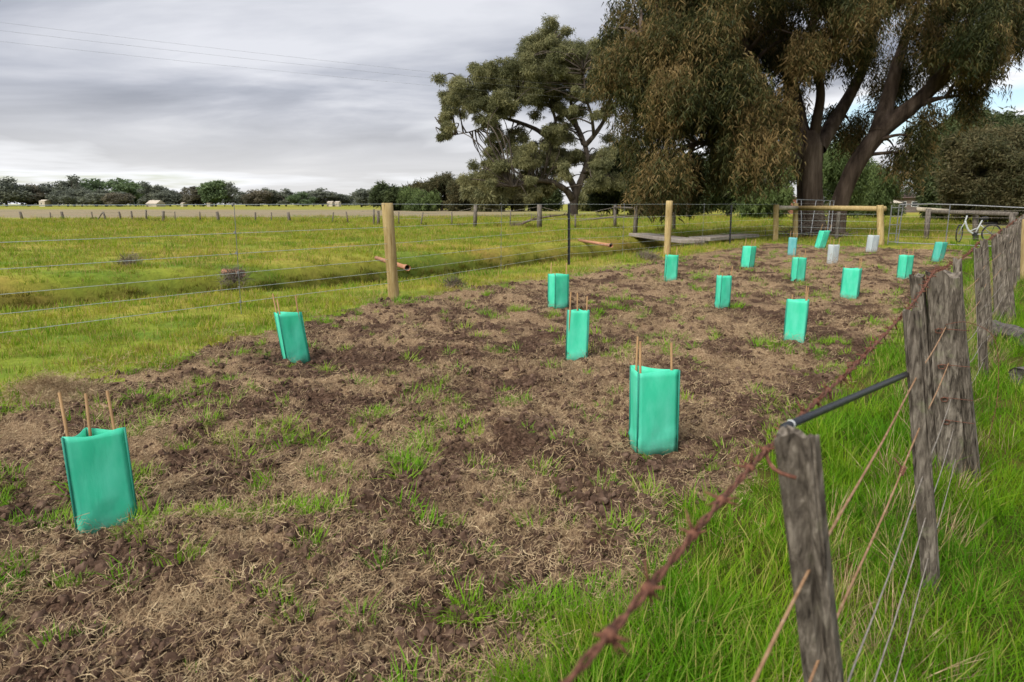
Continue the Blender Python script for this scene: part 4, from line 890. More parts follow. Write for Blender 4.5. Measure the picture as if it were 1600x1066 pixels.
# ---------------------------------------------------------------- old timber and barbed-wire fence
def old_post(name, base, top, w, d, parent, seed, groove=.006, notch=0, nth=72, nz=46):
    """a split, weathered post: squarish section, checks running down the grain, an uneven top"""
    rn = random.Random(seed); b, tp = Vector(base), Vector(top); V = []; an = np.arange(nth) * 2 * math.pi / nth
    ca, sa = np.cos(an), np.sin(an); e = .42
    ex = np.sign(ca) * np.abs(ca) ** e; ey = np.sign(sa) * np.abs(sa) ** e
    hgt = (tp - b).length
    ux, uy = Vector((U[1], -U[0], 0)), Vector((U[0], U[1], 0))
    topz = .030 * (vnoise(ex * 1.6 + seed, ey * 1.6, 7) - .5) * (w / .08) ** .6 + (notch * (ex < -.1))
    for j in range(nz + 1):
        u = j / nz; p = b.lerp(tp, u); z = u * hgt
        k1 = vnoise(an * nth / 6.283 / 3.2 + seed + z * .7, np.full(nth, z * 1.1 + seed), 3)
        k2 = vnoise(an * nth / 6.283 / 1.3 + seed * 2 + z * .5, np.full(nth, z * 2.6), 9)
        k3 = vnoise(an * nth / 6.283 / (nth / 17.0) + seed * 3 + z * .25, np.full(nth, z * .7 + seed), 13)
        disp = -groove * 2.0 * sstep(.62, .85, k1) - groove * .6 * k2 - groove * 1.8 * sstep(.70, .86, k3)
        sc = 1.0 + (.38 if w > .15 else .06) * (1 - u) ** 1.5 + .05 * (float(vnoise(np.array([z * 1.7]), np.array([seed * 1.0]), 4)[0]) - .5)
        for k in range(nth):
            rx, ry = ex[k] * (w / 2 * sc + disp[k]), ey[k] * (d / 2 * sc + disp[k])
            q = p + ux * rx + uy * ry
            if u > .9: q = q + Vector((0, 0, topz[k] * (u - .9) / .1))
            V.append(tuple(q))
    F = [(j * nth + k, j * nth + (k + 1) % nth, (j + 1) * nth + (k + 1) % nth, (j + 1) * nth + k) for j in range(nz) for k in range(nth)]
    ring = V[nz * nth:]; c = Vector((0, 0, 0))
    for q in ring: c += Vector(q)
    c /= nth; o = len(V)
    V += [tuple(c.lerp(Vector(q), .55) - Vector((0, 0, .004 + .006 * rn.random()))) for q in ring]; V.append(tuple(c - Vector((0, 0, .008))))
    F += [(nz * nth + k, nz * nth + (k + 1) % nth, o + (k + 1) % nth, o + k) for k in range(nth)] + [(o + k, o + (k + 1) % nth, o + nth) for k in range(nth)]
    mb = MB().add(V, F)
    return mb.build(name, MATS['weathered_wood'], parent)
def barbed(mb, path, rs=.0024, off=.0029, barb_gap=.105, seed=0, spike=.026):
    rn = random.Random(seed); P_ = [Vector(p) for p in path]; pts = []
    for a, b in zip(P_[:-1], P_[1:]):
        n = max(2, int((b - a).length / .022))
        for k in range(n): pts.append(a.lerp(b, k / n))
    pts.append(P_[-1]); n = len(pts)
    for ph in (0, math.pi):
        q = []
        for i, p in enumerate(pts):
            d = (pts[min(i + 1, n - 1)] - pts[max(i - 1, 0)]).normalized(); s = d.cross(Vector((0, 0, 1))).normalized(); u = s.cross(d)
            an = i * .022 / .05 * 2 * math.pi * .5 + ph; q.append(p + s * math.cos(an) * off + u * math.sin(an) * off)
        mb.tube(q, rs, 6, True, .2)
    acc = 0
    for i in range(1, n - 1):
        acc += (pts[i] - pts[i - 1]).length
        if acc < barb_gap: continue
        acc = rn.uniform(-.02, .02); p = pts[i]; d = (pts[i + 1] - pts[i - 1]).normalized(); s = d.cross(Vector((0, 0, 1))).normalized(); u = s.cross(d)
        mb.tube([p - d * .007 + s * .0, p + d * .007], .0062, 8, True, .25)
        for _ in range(4):
            an = rn.uniform(0, 6.28); e = s * math.cos(an) + u * math.sin(an) + d * rn.uniform(-.4, .4)
            mb.tube([p + e * .004, p + e * spike * rn.uniform(.6, 1.1)], [.0024, .0010], 5)
def old_fence():
    def line(Y, z=0): return Vector((.43 + (Y - .98) * .726 if Y < 3.31 else 2.12 + (Y - 3.3) * .757, Y, z))
    t = empty('old_fence', line(3.3), 'old weathered timber fence with rusty barbed wire along the right side', 'fence')
    TOP = []
    posts = [  # base, top, width, depth, seed, groove, notch
        (Vector((.72, 1.16, 0)), Vector((.430, .985, 1.055)), .064, .045, 1, .0080, 0),
        (Vector((1.575, 2.30, 0)), Vector((1.340, 2.26, 1.045)), .060, .046, 2, .0075, 0),
        (Vector((2.36, 3.36, 0)), Vector((2.07, 3.28, 1.075)), .155, .16, 3, .014, -.008),
        (line(4.45) + Vector((.10, 0, 0)), line(4.45, 1.05) + Vector((-.10, 0, 0)), .055, .05, 4, .004, 0),
        (line(5.45) + Vector((.16, 0, 0)), line(5.45, 1.06) + Vector((-.06, 0, 0)), .065, .05, 5, .004, 0),
        (line(6.6) + Vector((.12, 0, 0)), line(6.6, 1.06) + Vector((-.10, 0, 0)), .07, .05, 6, .004, 0),
        (line(8.3) + Vector((.20, 0, 0)), line(8.3, 1.03) + Vector((-.04, 0, 0)), .18, .15, 7, .009, .01),
        (line(9.9) + Vector((.1, 0, 0)), line(9.9, 1.06) + Vector((-.05, 0, 0)), .09, .07, 8, .004, 0),
        (line(11.2) + Vector((.1, 0, 0)), line(11.2, 1.07) + Vector((0, 0, 0)), .16, .12, 9, .006, 0),
        (line(12.6) + Vector((.1, 0, 0)), line(12.6, 1.08) + Vector((0, 0, 0)), .18, .15, 10, .009, .01)]
    for q in range(6):
        Y = 14.2 + 1.35 * q; posts.append((line(Y) + Vector((.05, 0, 0)), line(Y, 1.06 + .03 * (q % 2)), .12 if q % 2 else .08, .08, 11 + q, .004, 0))
    for b, tp, w, d, sd, gr, nt in posts:
        b = b.copy(); b.z = hz(b.x, b.y) - .12; big = w > .15
        old_post('post', b, tp, w, d, t, sd, gr, nt, 120 if big else 64, 60 if sd < 9 else 20); TOP.append((b, tp, w, d))
    b3, t3 = TOP[2][0], TOP[2][1]; off = Vector((-.819, .573, 0)) * .106 - Vector((.573, .819, 0)) * .02
    old_post('post', b3 + off * 1.05, t3 + off - Vector((0, 0, .012)), .062, .11, t, 33, .006, 0, 64, 50)
    # barbed wire stapled to the near face just under the tops
    dirv = Vector((.573, .819, 0)); side = Vector((-.819, .573, 0)); path = []
    start = TOP[0][1] - dirv * 1.15 + Vector((0, 0, .01)); path.append(start)
    for k, (b, tp, w, d) in enumerate(TOP):
        q = tp + (side * (w / 2 + .010) + Vector((0, 0, -.030)) if w < .15 else side * w * .22 - dirv * w * .2 + Vector((0, 0, .010)))
        if path: m = path[-1].lerp(q, .5) - Vector((0, 0, .008 if k < 2 else .018)); path.append(m)
        path.append(q)
    mb = MB(); path = smooth_path(path, 3); barbed(mb, path[:16], seed=3); barbed(mb, path[15:], barb_gap=.055, seed=4, rs=.0024, spike=.024); mb.build('barbed_wire', MATS['rust'], t, True)
    # ties round the first post top
    mb = MB(); c = TOP[0][1]; q = [c + side * .045 + Vector((0, 0, -.03)), c + side * .02 - dirv * .036 + Vector((0, 0, -.045)), c - side * .012 - dirv * .034 + Vector((0, 0, -.052))]
    mb.tube(smooth_path(q, 3), .003, 6); mb.build('tie_wire', MATS['rust'], t, True)
    # plain wires through the posts
    for k, z in enumerate((.82, .64, .46, .30, .14)):
        pth = []
        for i, (b, tp, w, d) in enumerate(TOP):
            u = (z - b.z) / (tp.z - b.z); q = b.lerp(tp, u)
            if i == 0: pth.append(q - dirv * 1.2 + Vector((0, 0, -.02)) + side * .0)
            if pth: pth.append(pth[-1].lerp(q, .5) - Vector((0, 0, .012 + .006 * k)))
            pth.append(q)
        mb = MB(); mb.tube(smooth_path(pth, 3), .0026 if k < 2 else .0021, 6); mb.build('wire', MATS['rusty_wire' if k < 2 else 'dull_wire'], t, True)
    # wound splice in the second wire, loose twists on the strainer post
    mb = MB(); (b1, t1, _, _), (b2, t2, _, _) = TOP[0], TOP[1]; a = b1.lerp(t1, .65); c = b2.lerp(t2, .65); m = a.lerp(c, .70) - Vector((0, 0, .012)); d = (c - a).normalized(); s = d.cross(Vector((0, 0, 1))).normalized(); u = s.cross(d)
    q = [m + d * (k * .0026 - .035) + s * math.cos(k * 1.1) * .0065 + u * math.sin(k * 1.1) * .0065 for k in range(28)] + [m + d * .05 - s * .03 + u * .02]
    mb.tube(q, .0022, 5); mb.build('splice', MATS['rust'], t, True)
    mb = MB(); b, tp, w, d_ = TOP[2]; rn = random.Random(6)
    for z in (.80, .62, .45, .33):
        u = (z + .12) / (tp.z + .12); c = b.lerp(tp, u) - dirv * (d_ / 2 + .006) + side * .03
        q = [c + side * math.cos(k * 1.3) * .014 * (1 + k * .03) + Vector((0, 0, math.sin(k * 1.3) * .012)) - dirv * (.004 + .001 * k) for k in range(12)] + [c - side * .12 + Vector((0, 0, .015)) - dirv * .015]
        mb.tube(q, .0018, 5)
    c = b.lerp(tp, .80) - dirv * .11
    mb.tube(smooth_path([c, c - side * .09 + Vector((0, 0, .02)), c - side * .20 - Vector((0, 0, .05)), c - side * .24 - Vector((0, 0, .30)), c - side * .23 - Vector((0, 0, .52))], 5), .0016, 5)
    mb.build('tie_wire', MATS['rust'], t, True)
    # short wire ties sticking off the thin posts and the second big one
    for (b, tp, w, d_) in (TOP[4], TOP[5], TOP[6]):
        mb = MB()
        for k in range(7):
            c = b.lerp(tp, .22 + .115 * k) - dirv * (d_ / 2 + .002); mb.tube([c + side * .01, c - side * .035 - dirv * .05 + Vector((0, 0, .085))], .0022, 5)
        mb.tube([b.lerp(tp, .12) - dirv * (d_ / 2 + .01) + side * .035, b.lerp(tp, .99) - dirv * (d_ / 2 + .01) + side * .02], .0025, 5)
        mb.build('tie_wire', MATS['dull_wire'], t)
    return TOP
OLD = old_fence()
mb = MB(); a = Vector((.425, 1.02, 1.058)); b = Vector((1.40, 2.34, .815)); mb.tube([a.lerp(b, k / 8) for k in range(9)], [.0066 + .0035 * k / 8 for k in range(9)], 12)
o = empty('black_pole', a, 'thin black pole slung from the nearest old post to the second one', 'pole'); mb.build('rod', MATS['black_poly'], o, True)
mb = MB(); mb.tube([a.lerp(b, .022), a.lerp(b, .026)], .0074, 10); mb.build('tie', MATS['white_paint'], o, True)
b = G(1600, 441); gp = empty('round_post', (9.64, 12.9, 0), 'thick golden round pine post cut off by the right edge', 'post')
round_post('shaft', (9.64, 12.9, -.1), (9.68, 12.9, 1.12), .15, 'treated_pine', gp, 24)

# ---------------------------------------------------------------- gates, rails, bicycle at the far end
def bar(mb, a, b, r, sides=8): mb.tube([a, b], r, sides)
def steel_gate():
    A = Vector((Q2.x + .32, Q2.y - .28, 0)); Bp = Vector((15.75, 20.9, 0)); t = empty('steel_gate', A, 'long bent tubular steel gate at the far end of the bed', 'gate'); d = (Bp - A)
    z0, z1 = .10, 1.36; f = MB(); tops = [(0, 1.38), (.25, 1.40), (.5, 1.37), (.75, 1.32), (1, 1.27)]
    f.tube([A + d * u + Vector((0, 0, z)) for u, z in tops], .018, 8); f.tube([A + Vector((0, 0, z0)), Bp + Vector((0, 0, z0))], .016, 8)
    f.build('frame', MATS['galvanised'], t)
    for u in (0.0, .40, 1.0):
        m = MB(); zt = float(np.interp(u, [q[0] for q in tops], [q[1] for q in tops])); bar(m, A + d * u + Vector((0, 0, z0)), A + d * u + Vector((0, 0, zt)), .016); m.build('upright', MATS['galvanised'], t)
    for k in range(5):
        m = MB(); z = z0 + .22 * (k + 1); bar(m, A + Vector((0, 0, z)), Bp + Vector((0, 0, z)), .004, 5); m.build('wire', MATS['dull_wire'], t)
    # narrow ladder-like panel by the post
    L0 = Vector((Q2.x + .10, Q2.y - .22, 0)); t2 = empty('ladder_gate', L0, 'narrow silver ladder-like panel tied beside the timber gate post', 'panel'); e = Vector((.30, -.06, 0))
    for u, lean in ((0, 0), (1, .05)):
        m = MB(); bar(m, L0 + e * u + Vector((0, 0, .03)), L0 + e * u + Vector((lean, 0, 1.36)), .017); m.build('upright', MATS['galvanised'], t2)
    for k in range(5):
        m = MB(); z = .12 + .29 * k; bar(m, L0 + Vector((0, 0, z)), L0 + e + Vector((.04, 0, z)), .014); m.build('rung', MATS['galvanised'], t2)
steel_gate()
def leaning_gate():
    Y = 28.6; a, b, c, d = P(1245, 312, Y + .5), P(1303, 314, Y + .5), P(1298, 362, Y), P(1246, 365, Y)
    for q in (c, d): q.z = max(q.z, .04)
    t = empty('mesh_gate', (d + c) / 2 - Vector((0, 0, .03)), 'small silver mesh gate propped against the big trunk', 'gate'); f = MB()
    f.tube([a, b, c, d, a], .024, 8); f.build('frame', MATS['galvanised'], t)
    for u, v in ((.12, .12), (.52, .40), (.9, .9)):
        m = MB(); bar(m, a.lerp(b, u), d.lerp(c, v), .016); m.build('upright', MATS['galvanised'], t)
    m = MB()
    for k in range(1, 9): bar(m, a.lerp(d, k / 9), b.lerp(c, k / 9), .0045, 4)
    m.build('wire_mesh', MATS['dull_wire'], t)
leaning_gate()
def brush_pile():
    Y = 29.6; c = P(1275, 362, Y); t = empty('brush_pile', (c.x, Y, 0), 'heap of dead branches at the foot of the big trunk behind the mesh gate', 'brush pile'); rn = random.Random(9); mb = MB()
    for _ in range(230):
        x = rn.gauss(0, .65); y = rn.gauss(0, .3); z = abs(rn.gauss(0, .42)) * max(.1, 1 - (x / 1.6) ** 2) ; a = rn.uniform(0, 3.14); e = rn.gauss(.15, .45); l = rn.uniform(.3, .8)
        d = Vector((math.cos(a) * math.cos(e), math.sin(a) * math.cos(e) * .5, math.sin(e))) * l; p = Vector((c.x + x, Y + y, max(.03, z)))
        q = p + d; q.z = max(q.z, .03); mb.tube([p - d * .3 if (p - d * .3).z > .02 else p, p.lerp(q, .5) + Vector((0, 0, rn.gauss(0, .04))), q], [.016, .012, .005], 5)
    o = mb.build('branches', MATS['twig'], t); o['kind'] = 'stuff'
brush_pile()
def rail_fence():
    A = G(1450, 374); t = empty('rail_fence', A, 'old timber post-and-rail fence behind the long steel gate', 'fence')
    p = P(1432, 327, A.y + .3); q = P(1482, 330, A.y); r_ = P(1590, 335, A.y - 2.5)
    m = MB(); m.tube([p, q], .085, 10, True, .06); m.build('rail', MATS['bleached_rail'], t, True)
    m = MB(); m.tube([P(1455, 331, A.y), r_], .085, 10, True, .05); m.build('rail', MATS['grey_wood'], t, True)
    for px, top, lean, Y in ((1451, 326, -5, A.y), (1524, 331, 2, A.y - 1.1), (1582, 333, 0, A.y - 2.4)):
        b = P(px + lean * .0, 372, Y); b.z = -.1; m = MB(); m.tube([(b.x + lean * .02, Y, -.1), tuple(P(px, top, Y))], .10, 10, True, .05); m.build('post', MATS['grey_wood'], t, True)
    m = MB(); rn = random.Random(3)
rail_fence()
def bicycle():
    fx = P(1500, 362, 25.6); t = empty('bicycle', (fx.x, 25.6, 0), 'white step-through bicycle with black saddle leaning beyond the old fence posts', 'bicycle')
    O = Vector((fx.x, 25.6, 0)); ax = Vector((.985, -.17, 0)); tilt = Vector((.0, .08, 0))
    def W(u, z, s=0): return O + ax * u + Vector((0, 0, z)) + tilt * z + Vector((.17, .985, 0)) * s
    def wheel(u, turn):
        c = W(u, .335); e = ax.copy(); e.rotate(Matrix.Rotation(turn, 3, 'Z')); w = empty_child('wheel', t, c)
        m = MB(); ring = [c + e * math.cos(k * math.pi / 16) * .32 + Vector((0, 0, 1)) * math.sin(k * math.pi / 16) * .32 for k in range(33)]; m.tube(ring, .026, 8, False); m.build('tyre', MATS['black_rubber'], w, True)
        m = MB(); ring = [c + e * math.cos(k * math.pi / 16) * .292 + Vector((0, 0, 1)) * math.sin(k * math.pi / 16) * .292 for k in range(33)]; m.tube(ring, .009, 6, False); m.build('rim', MATS['galvanised'], w, True)
        m = MB(); s = e.cross(Vector((0, 0, 1)))
        for k in range(18): a = k * math.pi / 9; m.tube([c + s * (.02 if k % 2 else -.02), c + (e * math.cos(a) + Vector((0, 0, math.sin(a)))) * .288], .0022, 4)
        m.tube([c - s * .04, c + s * .04], .02, 8); m.build('spokes', MATS['galvanised'], w)
    def empty_child(n, parent, loc):
        o = bpy.data.objects.new(n, None); o.empty_display_size = .1; col.objects.link(o); o.parent = parent; o.matrix_parent_inverse = Matrix.Translation(parent.location).inverted(); o.location = loc
        bpy.context.view_layer.update(); return o
    wheel(0, R(50)); wheel(1.08, 0)
    m = MB(); head_t, head_b, bb, seat = W(.22, .98), W(.16, .74), W(.52, .30), W(.74, .82)
    m.tube([head_t, head_b], .028, 10); m.tube(smooth_path([head_b + Vector((0, 0, .05)), W(.30, .45), bb], 4), .034, 10); m.tube([bb, seat], .026, 10); m.tube([bb, W(1.08, .335, .05)], .014, 8); m.tube([W(.68, .66), W(1.08, .335, .05)], .014, 8); m.tube([W(.36, .42), W(.64, .55)], .02, 8)
    m.build('frame', MATS['bike_white'], t, True)
    m = MB(); m.tube([head_b, W(.06, .55), W(0, .335)], .014, 8); m.build('fork', MATS['bike_white'], t, True)
    m = MB(); m.tube(smooth_path([W(.30, 1.04, -.28), W(.22, 1.06, -.12), W(.20, 1.04, 0), W(.22, 1.06, .12), W(.30, 1.04, .28)], 4), .014, 8); m.tube([head_t, W(.20, 1.04)], .016, 8); m.build('handlebar', MATS['black_steel'], t, True)
    m = MB(); m.tube([W(.62, .865), W(.72, .875), W(.86, .885), W(.92, .88)], [.025, .055, .085, .06], 10); m.build('saddle', MATS['black_rubber'], t, True)
    m = MB(); m.tube([W(.78, .72), W(1.25, .70)], .016, 8); m.tube([W(.80, .72, .07), W(1.25, .70, .07)], .012, 6); m.tube([W(1.2, .70), W(1.08, .34, .05)], .009, 6); m.build('carrier', MATS['black_steel'], t, True)
    m = MB(); m.tube([W(.52, .30, -.05), W(.52, .30, .05)], .075, 16); m.tube([W(.52, .30, -.07), W(.45, .16, -.08)], .012, 6); m.tube([W(.52, .30, .07), W(.59, .44, .08)], .012, 6); m.box(W(.45, .16, -.12), (.09, .06, .02)); m.box(W(.59, .44, .12), (.09, .06, .02)); m.build('crankset', MATS['black_steel'], t)
bicycle()

# ---------------------------------------------------------------- middle distance: old paddock fence, pipes, slabs, shrubs
def paddock_fence():
    pts = [(35, 331, 343, -4, 4), (80, 332, 343, -2, 2), (99, 331, 343, -3, 4), (145, 331, 343, -2, 2), (166, 331, 345, -5, 3), (189, 331, 344, -3, 3), (207, 330, 344, -2, 3), (229, 328, 345, -1, 3), (255, 330, 347, 0, 5), (274, 331, 345, -1, 1.6), (313, 331, 345, -1, 2), (342, 331, 346, -3, 5), (399, 332, 346, 0, 3), (424, 332, 347, 0, 2), (453, 332, 347, -3, 5), (519, 332, 348, 2, 2), (544, 331, 350, -3, 2), (584, 327, 351, 0, 3), (591, 330, 351, 0, 4.5),
           (623, 331, 353, 0, 2), (657, 332, 354, 4, 2), (706, 331, 353, 0, 2), (742, 321, 355, 1, 6), (797, 328, 353, 1, 2), (843, 320, 357, 0, 8), (899, 335, 357, 0, 3), (961, 321, 357, 0, 5), (992, 320, 367, 3, 7.5), (1053, 320, 360, 0, 5.5)]
    A = G(742, 355); t = empty('paddock_fence', A, 'straggling old fence of grey leaning posts across the paddock', 'fence'); tops = []
    for k, (px, y0, y1, lean, w) in enumerate(pts):
        b = ground_at(px, y1 + .5); r = max(w / 2 / FPX * b.y, .022); tp = P(px + lean * -1 if lean < 0 else px + lean, y0, b.y); tp = P(px + lean, y0, b.y)
        m = MB(); m.tube([b - Vector((0, 0, .1)), b.lerp(tp, .5), tp, tp + Vector((0, 0, .01))], [r, r * .95, r * .9, r * .6], 8, True, .15, None, k); m.build('post', MATS['grey_wood'], t, True); tops.append((b, tp))
        if px == 166: m = MB(); m.tube([b + Vector((-.8, 0, 0)), tp], .05, 6); m.build('brace', MATS['grey_wood'], t)
    wx, wy = [], []
    for (b0, _), (b1, _) in zip(tops[:-1], tops[1:]):
        for k in range(int((b1 - b0).length * 5)):
            q = b0.lerp(b1, RNG.random()); wx.append(q.x + RNG.normal(0, .1)); wy.append(q.y + RNG.normal(0, .35))
    wx, wy = np.array(wx), np.array(wy); m_ = fbm(wx * .5, wy * .5, 2, 5) > .45; wx, wy = wx[m_], wy[m_]
    spread('fence_weeds', 'rough dark weeds along the foot of the old paddock fence', 'weeds', wx, wy, RNG.uniform(1.2, 3.2, len(wx)), PR['wet'], .2)
    for u in (.92, .55):
        m = MB(); m.tube([b.lerp(tp, u) for b, tp in tops], .008, 4); m.build('wire', MATS['dull_wire'], t)
    (b1, t1), (b2, t2), (b3, t3) = tops[-3], tops[-2], tops[-1]; m = MB(); m.tube([t1 - Vector((0, 0, .12)), t2 - Vector((0, 0, .18)), t3 - Vector((0, 0, .2))], .07, 8, True, .1); m.build('rail', MATS['grey_wood'], t, True)
paddock_fence()
def pipe(px0, py0, px1, py1, r, label, z0=.12, Yoff=0):
    a, b = ground_at(px0, py0), ground_at(px1, py1); a.z += r * .6; b.z += r * .9
    t = empty('clay_pipe', (b.x, b.y, hz(b.x, b.y)), label, 'pipe', 'clay drain pipes in the swale'); d = (b - a).normalized()
    m = MB(); m.tube([a, b - d * .22], r, 14); m.build('barrel', MATS['terracotta'], t, True)
    m = MB(); m.tube([b - d * .22, b - d * .18, b], [r, r * 1.28, r * 1.32], 16, False); m.tube([b, b - d * .02, b - d * .2], [r * 1.32, r * 1.12, r * 1.05], 16, False); m.build('socket', MATS['terracotta'], t, True)
    m = MB(); m.tube([b - d * .13, b - d * .12], r * 1.08, 14); m.build('bore', MATS['pipe_dark'], t)
pipe(905, 377, 955, 386, .055, 'orange clay pipe lying in the swale beside the first black picket')
pipe(588, 405, 637, 422, .05, 'orange clay pipe poking out behind the lone pine post')
pipe(350, 427, 378, 432, .06, 'short piece of clay pipe among weeds left of the lone pine post')
def slab(pxa, pya, pxb, pyb, w, label):
    a, b = G(pxa, pya), G(pxb, pyb); d = (b - a); a3 = math.atan2(d.y, d.x); z = max(hz(a.x, a.y), hz(b.x, b.y)) + .13
    t = empty('concrete_slab', ((a.x + b.x) / 2, (a.y + b.y) / 2, 0), label, 'slab', 'slabs bridging the swale'); t['kind'] = 'thing'
    import bmesh
    bm = bmesh.new(); bmesh.ops.create_cube(bm, size=1); bmesh.ops.scale(bm, vec=(d.length, w, .14), verts=bm.verts); bmesh.ops.bevel(bm, geom=bm.edges, offset=.02, segments=1, affect='EDGES')
    me = bpy.data.meshes.new('deck'); bm.to_mesh(me); bm.free(); me.materials.append(MATS['concrete']); o = bpy.data.objects.new('deck', me); col.objects.link(o); o.parent = t; o.location = (0, 0, z); o.rotation_euler = (0, 0, a3)
    for u in (-.42, .42):
        m = MB(); c = Vector((d.x * u, d.y * u, 0)); m.box((c.x, c.y, (z - .07 - .7) / 2), (.18, .3, z - .07 + .7), Matrix.Rotation(a3, 3, 'Z')); o = bpy.data.objects.new('footing', m.mesh('footing', MATS['concrete'])); col.objects.link(o); o.parent = t
slab(998, 371, 1082, 383, .9, 'long grey slab lying across the swale left of the thick pine post')
slab(1092, 379, 1170, 373, .9, 'grey slab across the swale behind the second black picket')
def shrub(px, py, rad, label, k=34):
    rad *= .8
    b = ground_at(px, py); t = empty('dead_shrub', b, label, 'shrub', 'small dead brown shrubs'); tk = MB(); rn = random.Random(px)
    for _ in range(16): a = rn.uniform(0, 6.28); e = rad * rn.uniform(.4, 1); tk.tube([b - Vector((0, 0, .03)), b + Vector((math.cos(a) * e * .5, math.sin(a) * e * .5, rad * .5)), b + Vector((math.cos(a) * e, math.sin(a) * e, rad * rn.uniform(.6, 1.1)))], [.008, .006, .003], 4, False)
    tk.build('stems', MATS['twig'], t); q = RNG.normal(0, 1, (k, 3)); q /= np.linalg.norm(q, axis=1)[:, None]; q *= rad * (RNG.random(k) ** .4)[:, None]; q[:, 2] = np.abs(q[:, 2]) * .9
    foliage('crown', q + np.array(b), RNG.normal(0, .6, (k, 3)), RNG.uniform(.6, 1.3, k) * max(.7, rad / .3), SP['twig'], t)
for px, py, rad, lab in [(706, 450, .26, 'dead brown shrub on the bed edge right of the lone pine post'), (1003, 405, .24, 'dead shrub between the orange pipe and the thick pine post'), (1018, 407, .30, 'larger dead shrub touching the thick pine post on its left'), (205, 417, .34, 'dead grey shrub on the swale bank at far left'), (366, 440, .34, 'dead shrub over the short piece of clay pipe'), (1092, 386, .30, 'dead shrub between the two grey slabs'), (806, 355, .45, 'dark brush at the foot of the paddock fence near the gum')]:
    shrub(px, py, rad, lab)
def fallen_branch(pts, r, label):
    b = ground_at(*pts[0][:2]); t = empty('fallen_branch', b, label, 'branch'); m = MB(); path = []
    for a, c, z in pts: q = P(a, c, b.y + z); q.z = max(q.z, .03); path.append(q)
    m.tube(smooth_path(path, 4), lerp_list([r, r * .7, r * .25], (len(path) - 1) * 4 + 1), 7, True, .15)
    rn = random.Random(int(pts[0][0]))
    for k in range(5): p = path[rn.randrange(1, len(path))]; m.tube([p, p + Vector((rn.uniform(-.8, .8), rn.uniform(-.5, .5), rn.uniform(.1, .6)))], [r * .4, r * .1], 5)
    m.build('limb', MATS['twig'], t, True)
fallen_branch([(808, 354, 0), (830, 344, 0), (860, 338, .5), (880, 336, 1)], .09, 'dead branch lying on the grass by the paddock fence, below the gum')
fallen_branch([(905, 346, 0), (940, 341, 0), (985, 338, .5), (1005, 337, 1)], .09, 'long fallen branch on the grass right of the gum trunk')
def log(px, py, r, ln, rot, label):
    b = ground_at(px, py); t = empty('log', b, label, 'log'); d = Vector((math.cos(rot), math.sin(rot), 0)); c = b + Vector((0, 0, r * .85)); m = MB()
    sides, n = 28, 10; V = []
    for i in range(n + 1):
        p = c + d * ln * (i / n); s = Vector((-d.y, d.x, 0))
        for k in range(sides):
            a = 2 * math.pi * k / sides; q = r * (1 + .28 * (float(vnoise(np.array([math.cos(a) * 2 + 5]), np.array([math.sin(a) * 2 + i * .25]), 3)[0]) - .5) + .06 * math.sin(a * 9))
            V.append(tuple(p + s * math.cos(a) * q + Vector((0, 0, math.sin(a) * q * .85))))
    F = [(i * sides + k, i * sides + (k + 1) % sides, (i + 1) * sides + (k + 1) % sides, (i + 1) * sides + k) for i in range(n) for k in range(sides)]
    m.add(V, F); m.build('bark', MATS['log_bark'], t, True)
    m = MB(); ring = [Vector(v) for v in V[:sides]]; cc = c + d * .015; m.add([tuple(v + d * .01) for v in ring] + [tuple(cc + d * .02)], [(k, (k + 1) % sides, sides) for k in range(sides)]); m.build('cut_end', MATS['log_bark'], t)
log(1590, 603, .085, .8, R(18), 'grey cut log in the grass at the right edge, hollow end facing us')
log(1608, 545, .10, .7, R(80), 'second grey log behind the cut log at the right edge')
# heap of dry grass at the bed edge, left
def hay():
    b = ground_at(80, 618); t = empty('hay_heap', b, 'small heap of dry pulled grass at the left edge of the bed', 'hay'); n = 260
    q = RNG.normal(0, 1, (n, 2)) * np.array([.20, .11]); z = .11 * np.exp(-(q[:, 0] / .2) ** 2 - (q[:, 1] / .13) ** 2)
    bm = MB(); g = 14; V = []
    for i in range(g + 1):
        for j in range(g + 1): u, v = (i / g - .5) * .8, (j / g - .5) * .5; V.append((b.x + u, b.y + v, hz(b.x + u, b.y + v) - .02 + .12 * math.exp(-(u / .2) ** 2 - (v / .13) ** 2)))
    bm.add(V, [(i * (g + 1) + j, (i + 1) * (g + 1) + j, (i + 1) * (g + 1) + j + 1, i * (g + 1) + j + 1) for i in range(g) for j in range(g)]); bm.build('mound', MATS['straw'], t, True)
    o = foliage('dry_grass', np.stack([b.x + q[:, 0], b.y + q[:, 1], b.z + z - .005], 1), np.stack([RNG.normal(0, .5, n), RNG.normal(0, .5, n), RNG.uniform(0, 6.28, n)], 1), RNG.uniform(.5, .9, n), PR['straw'], t); o['kind'] = 'stuff'
hay()

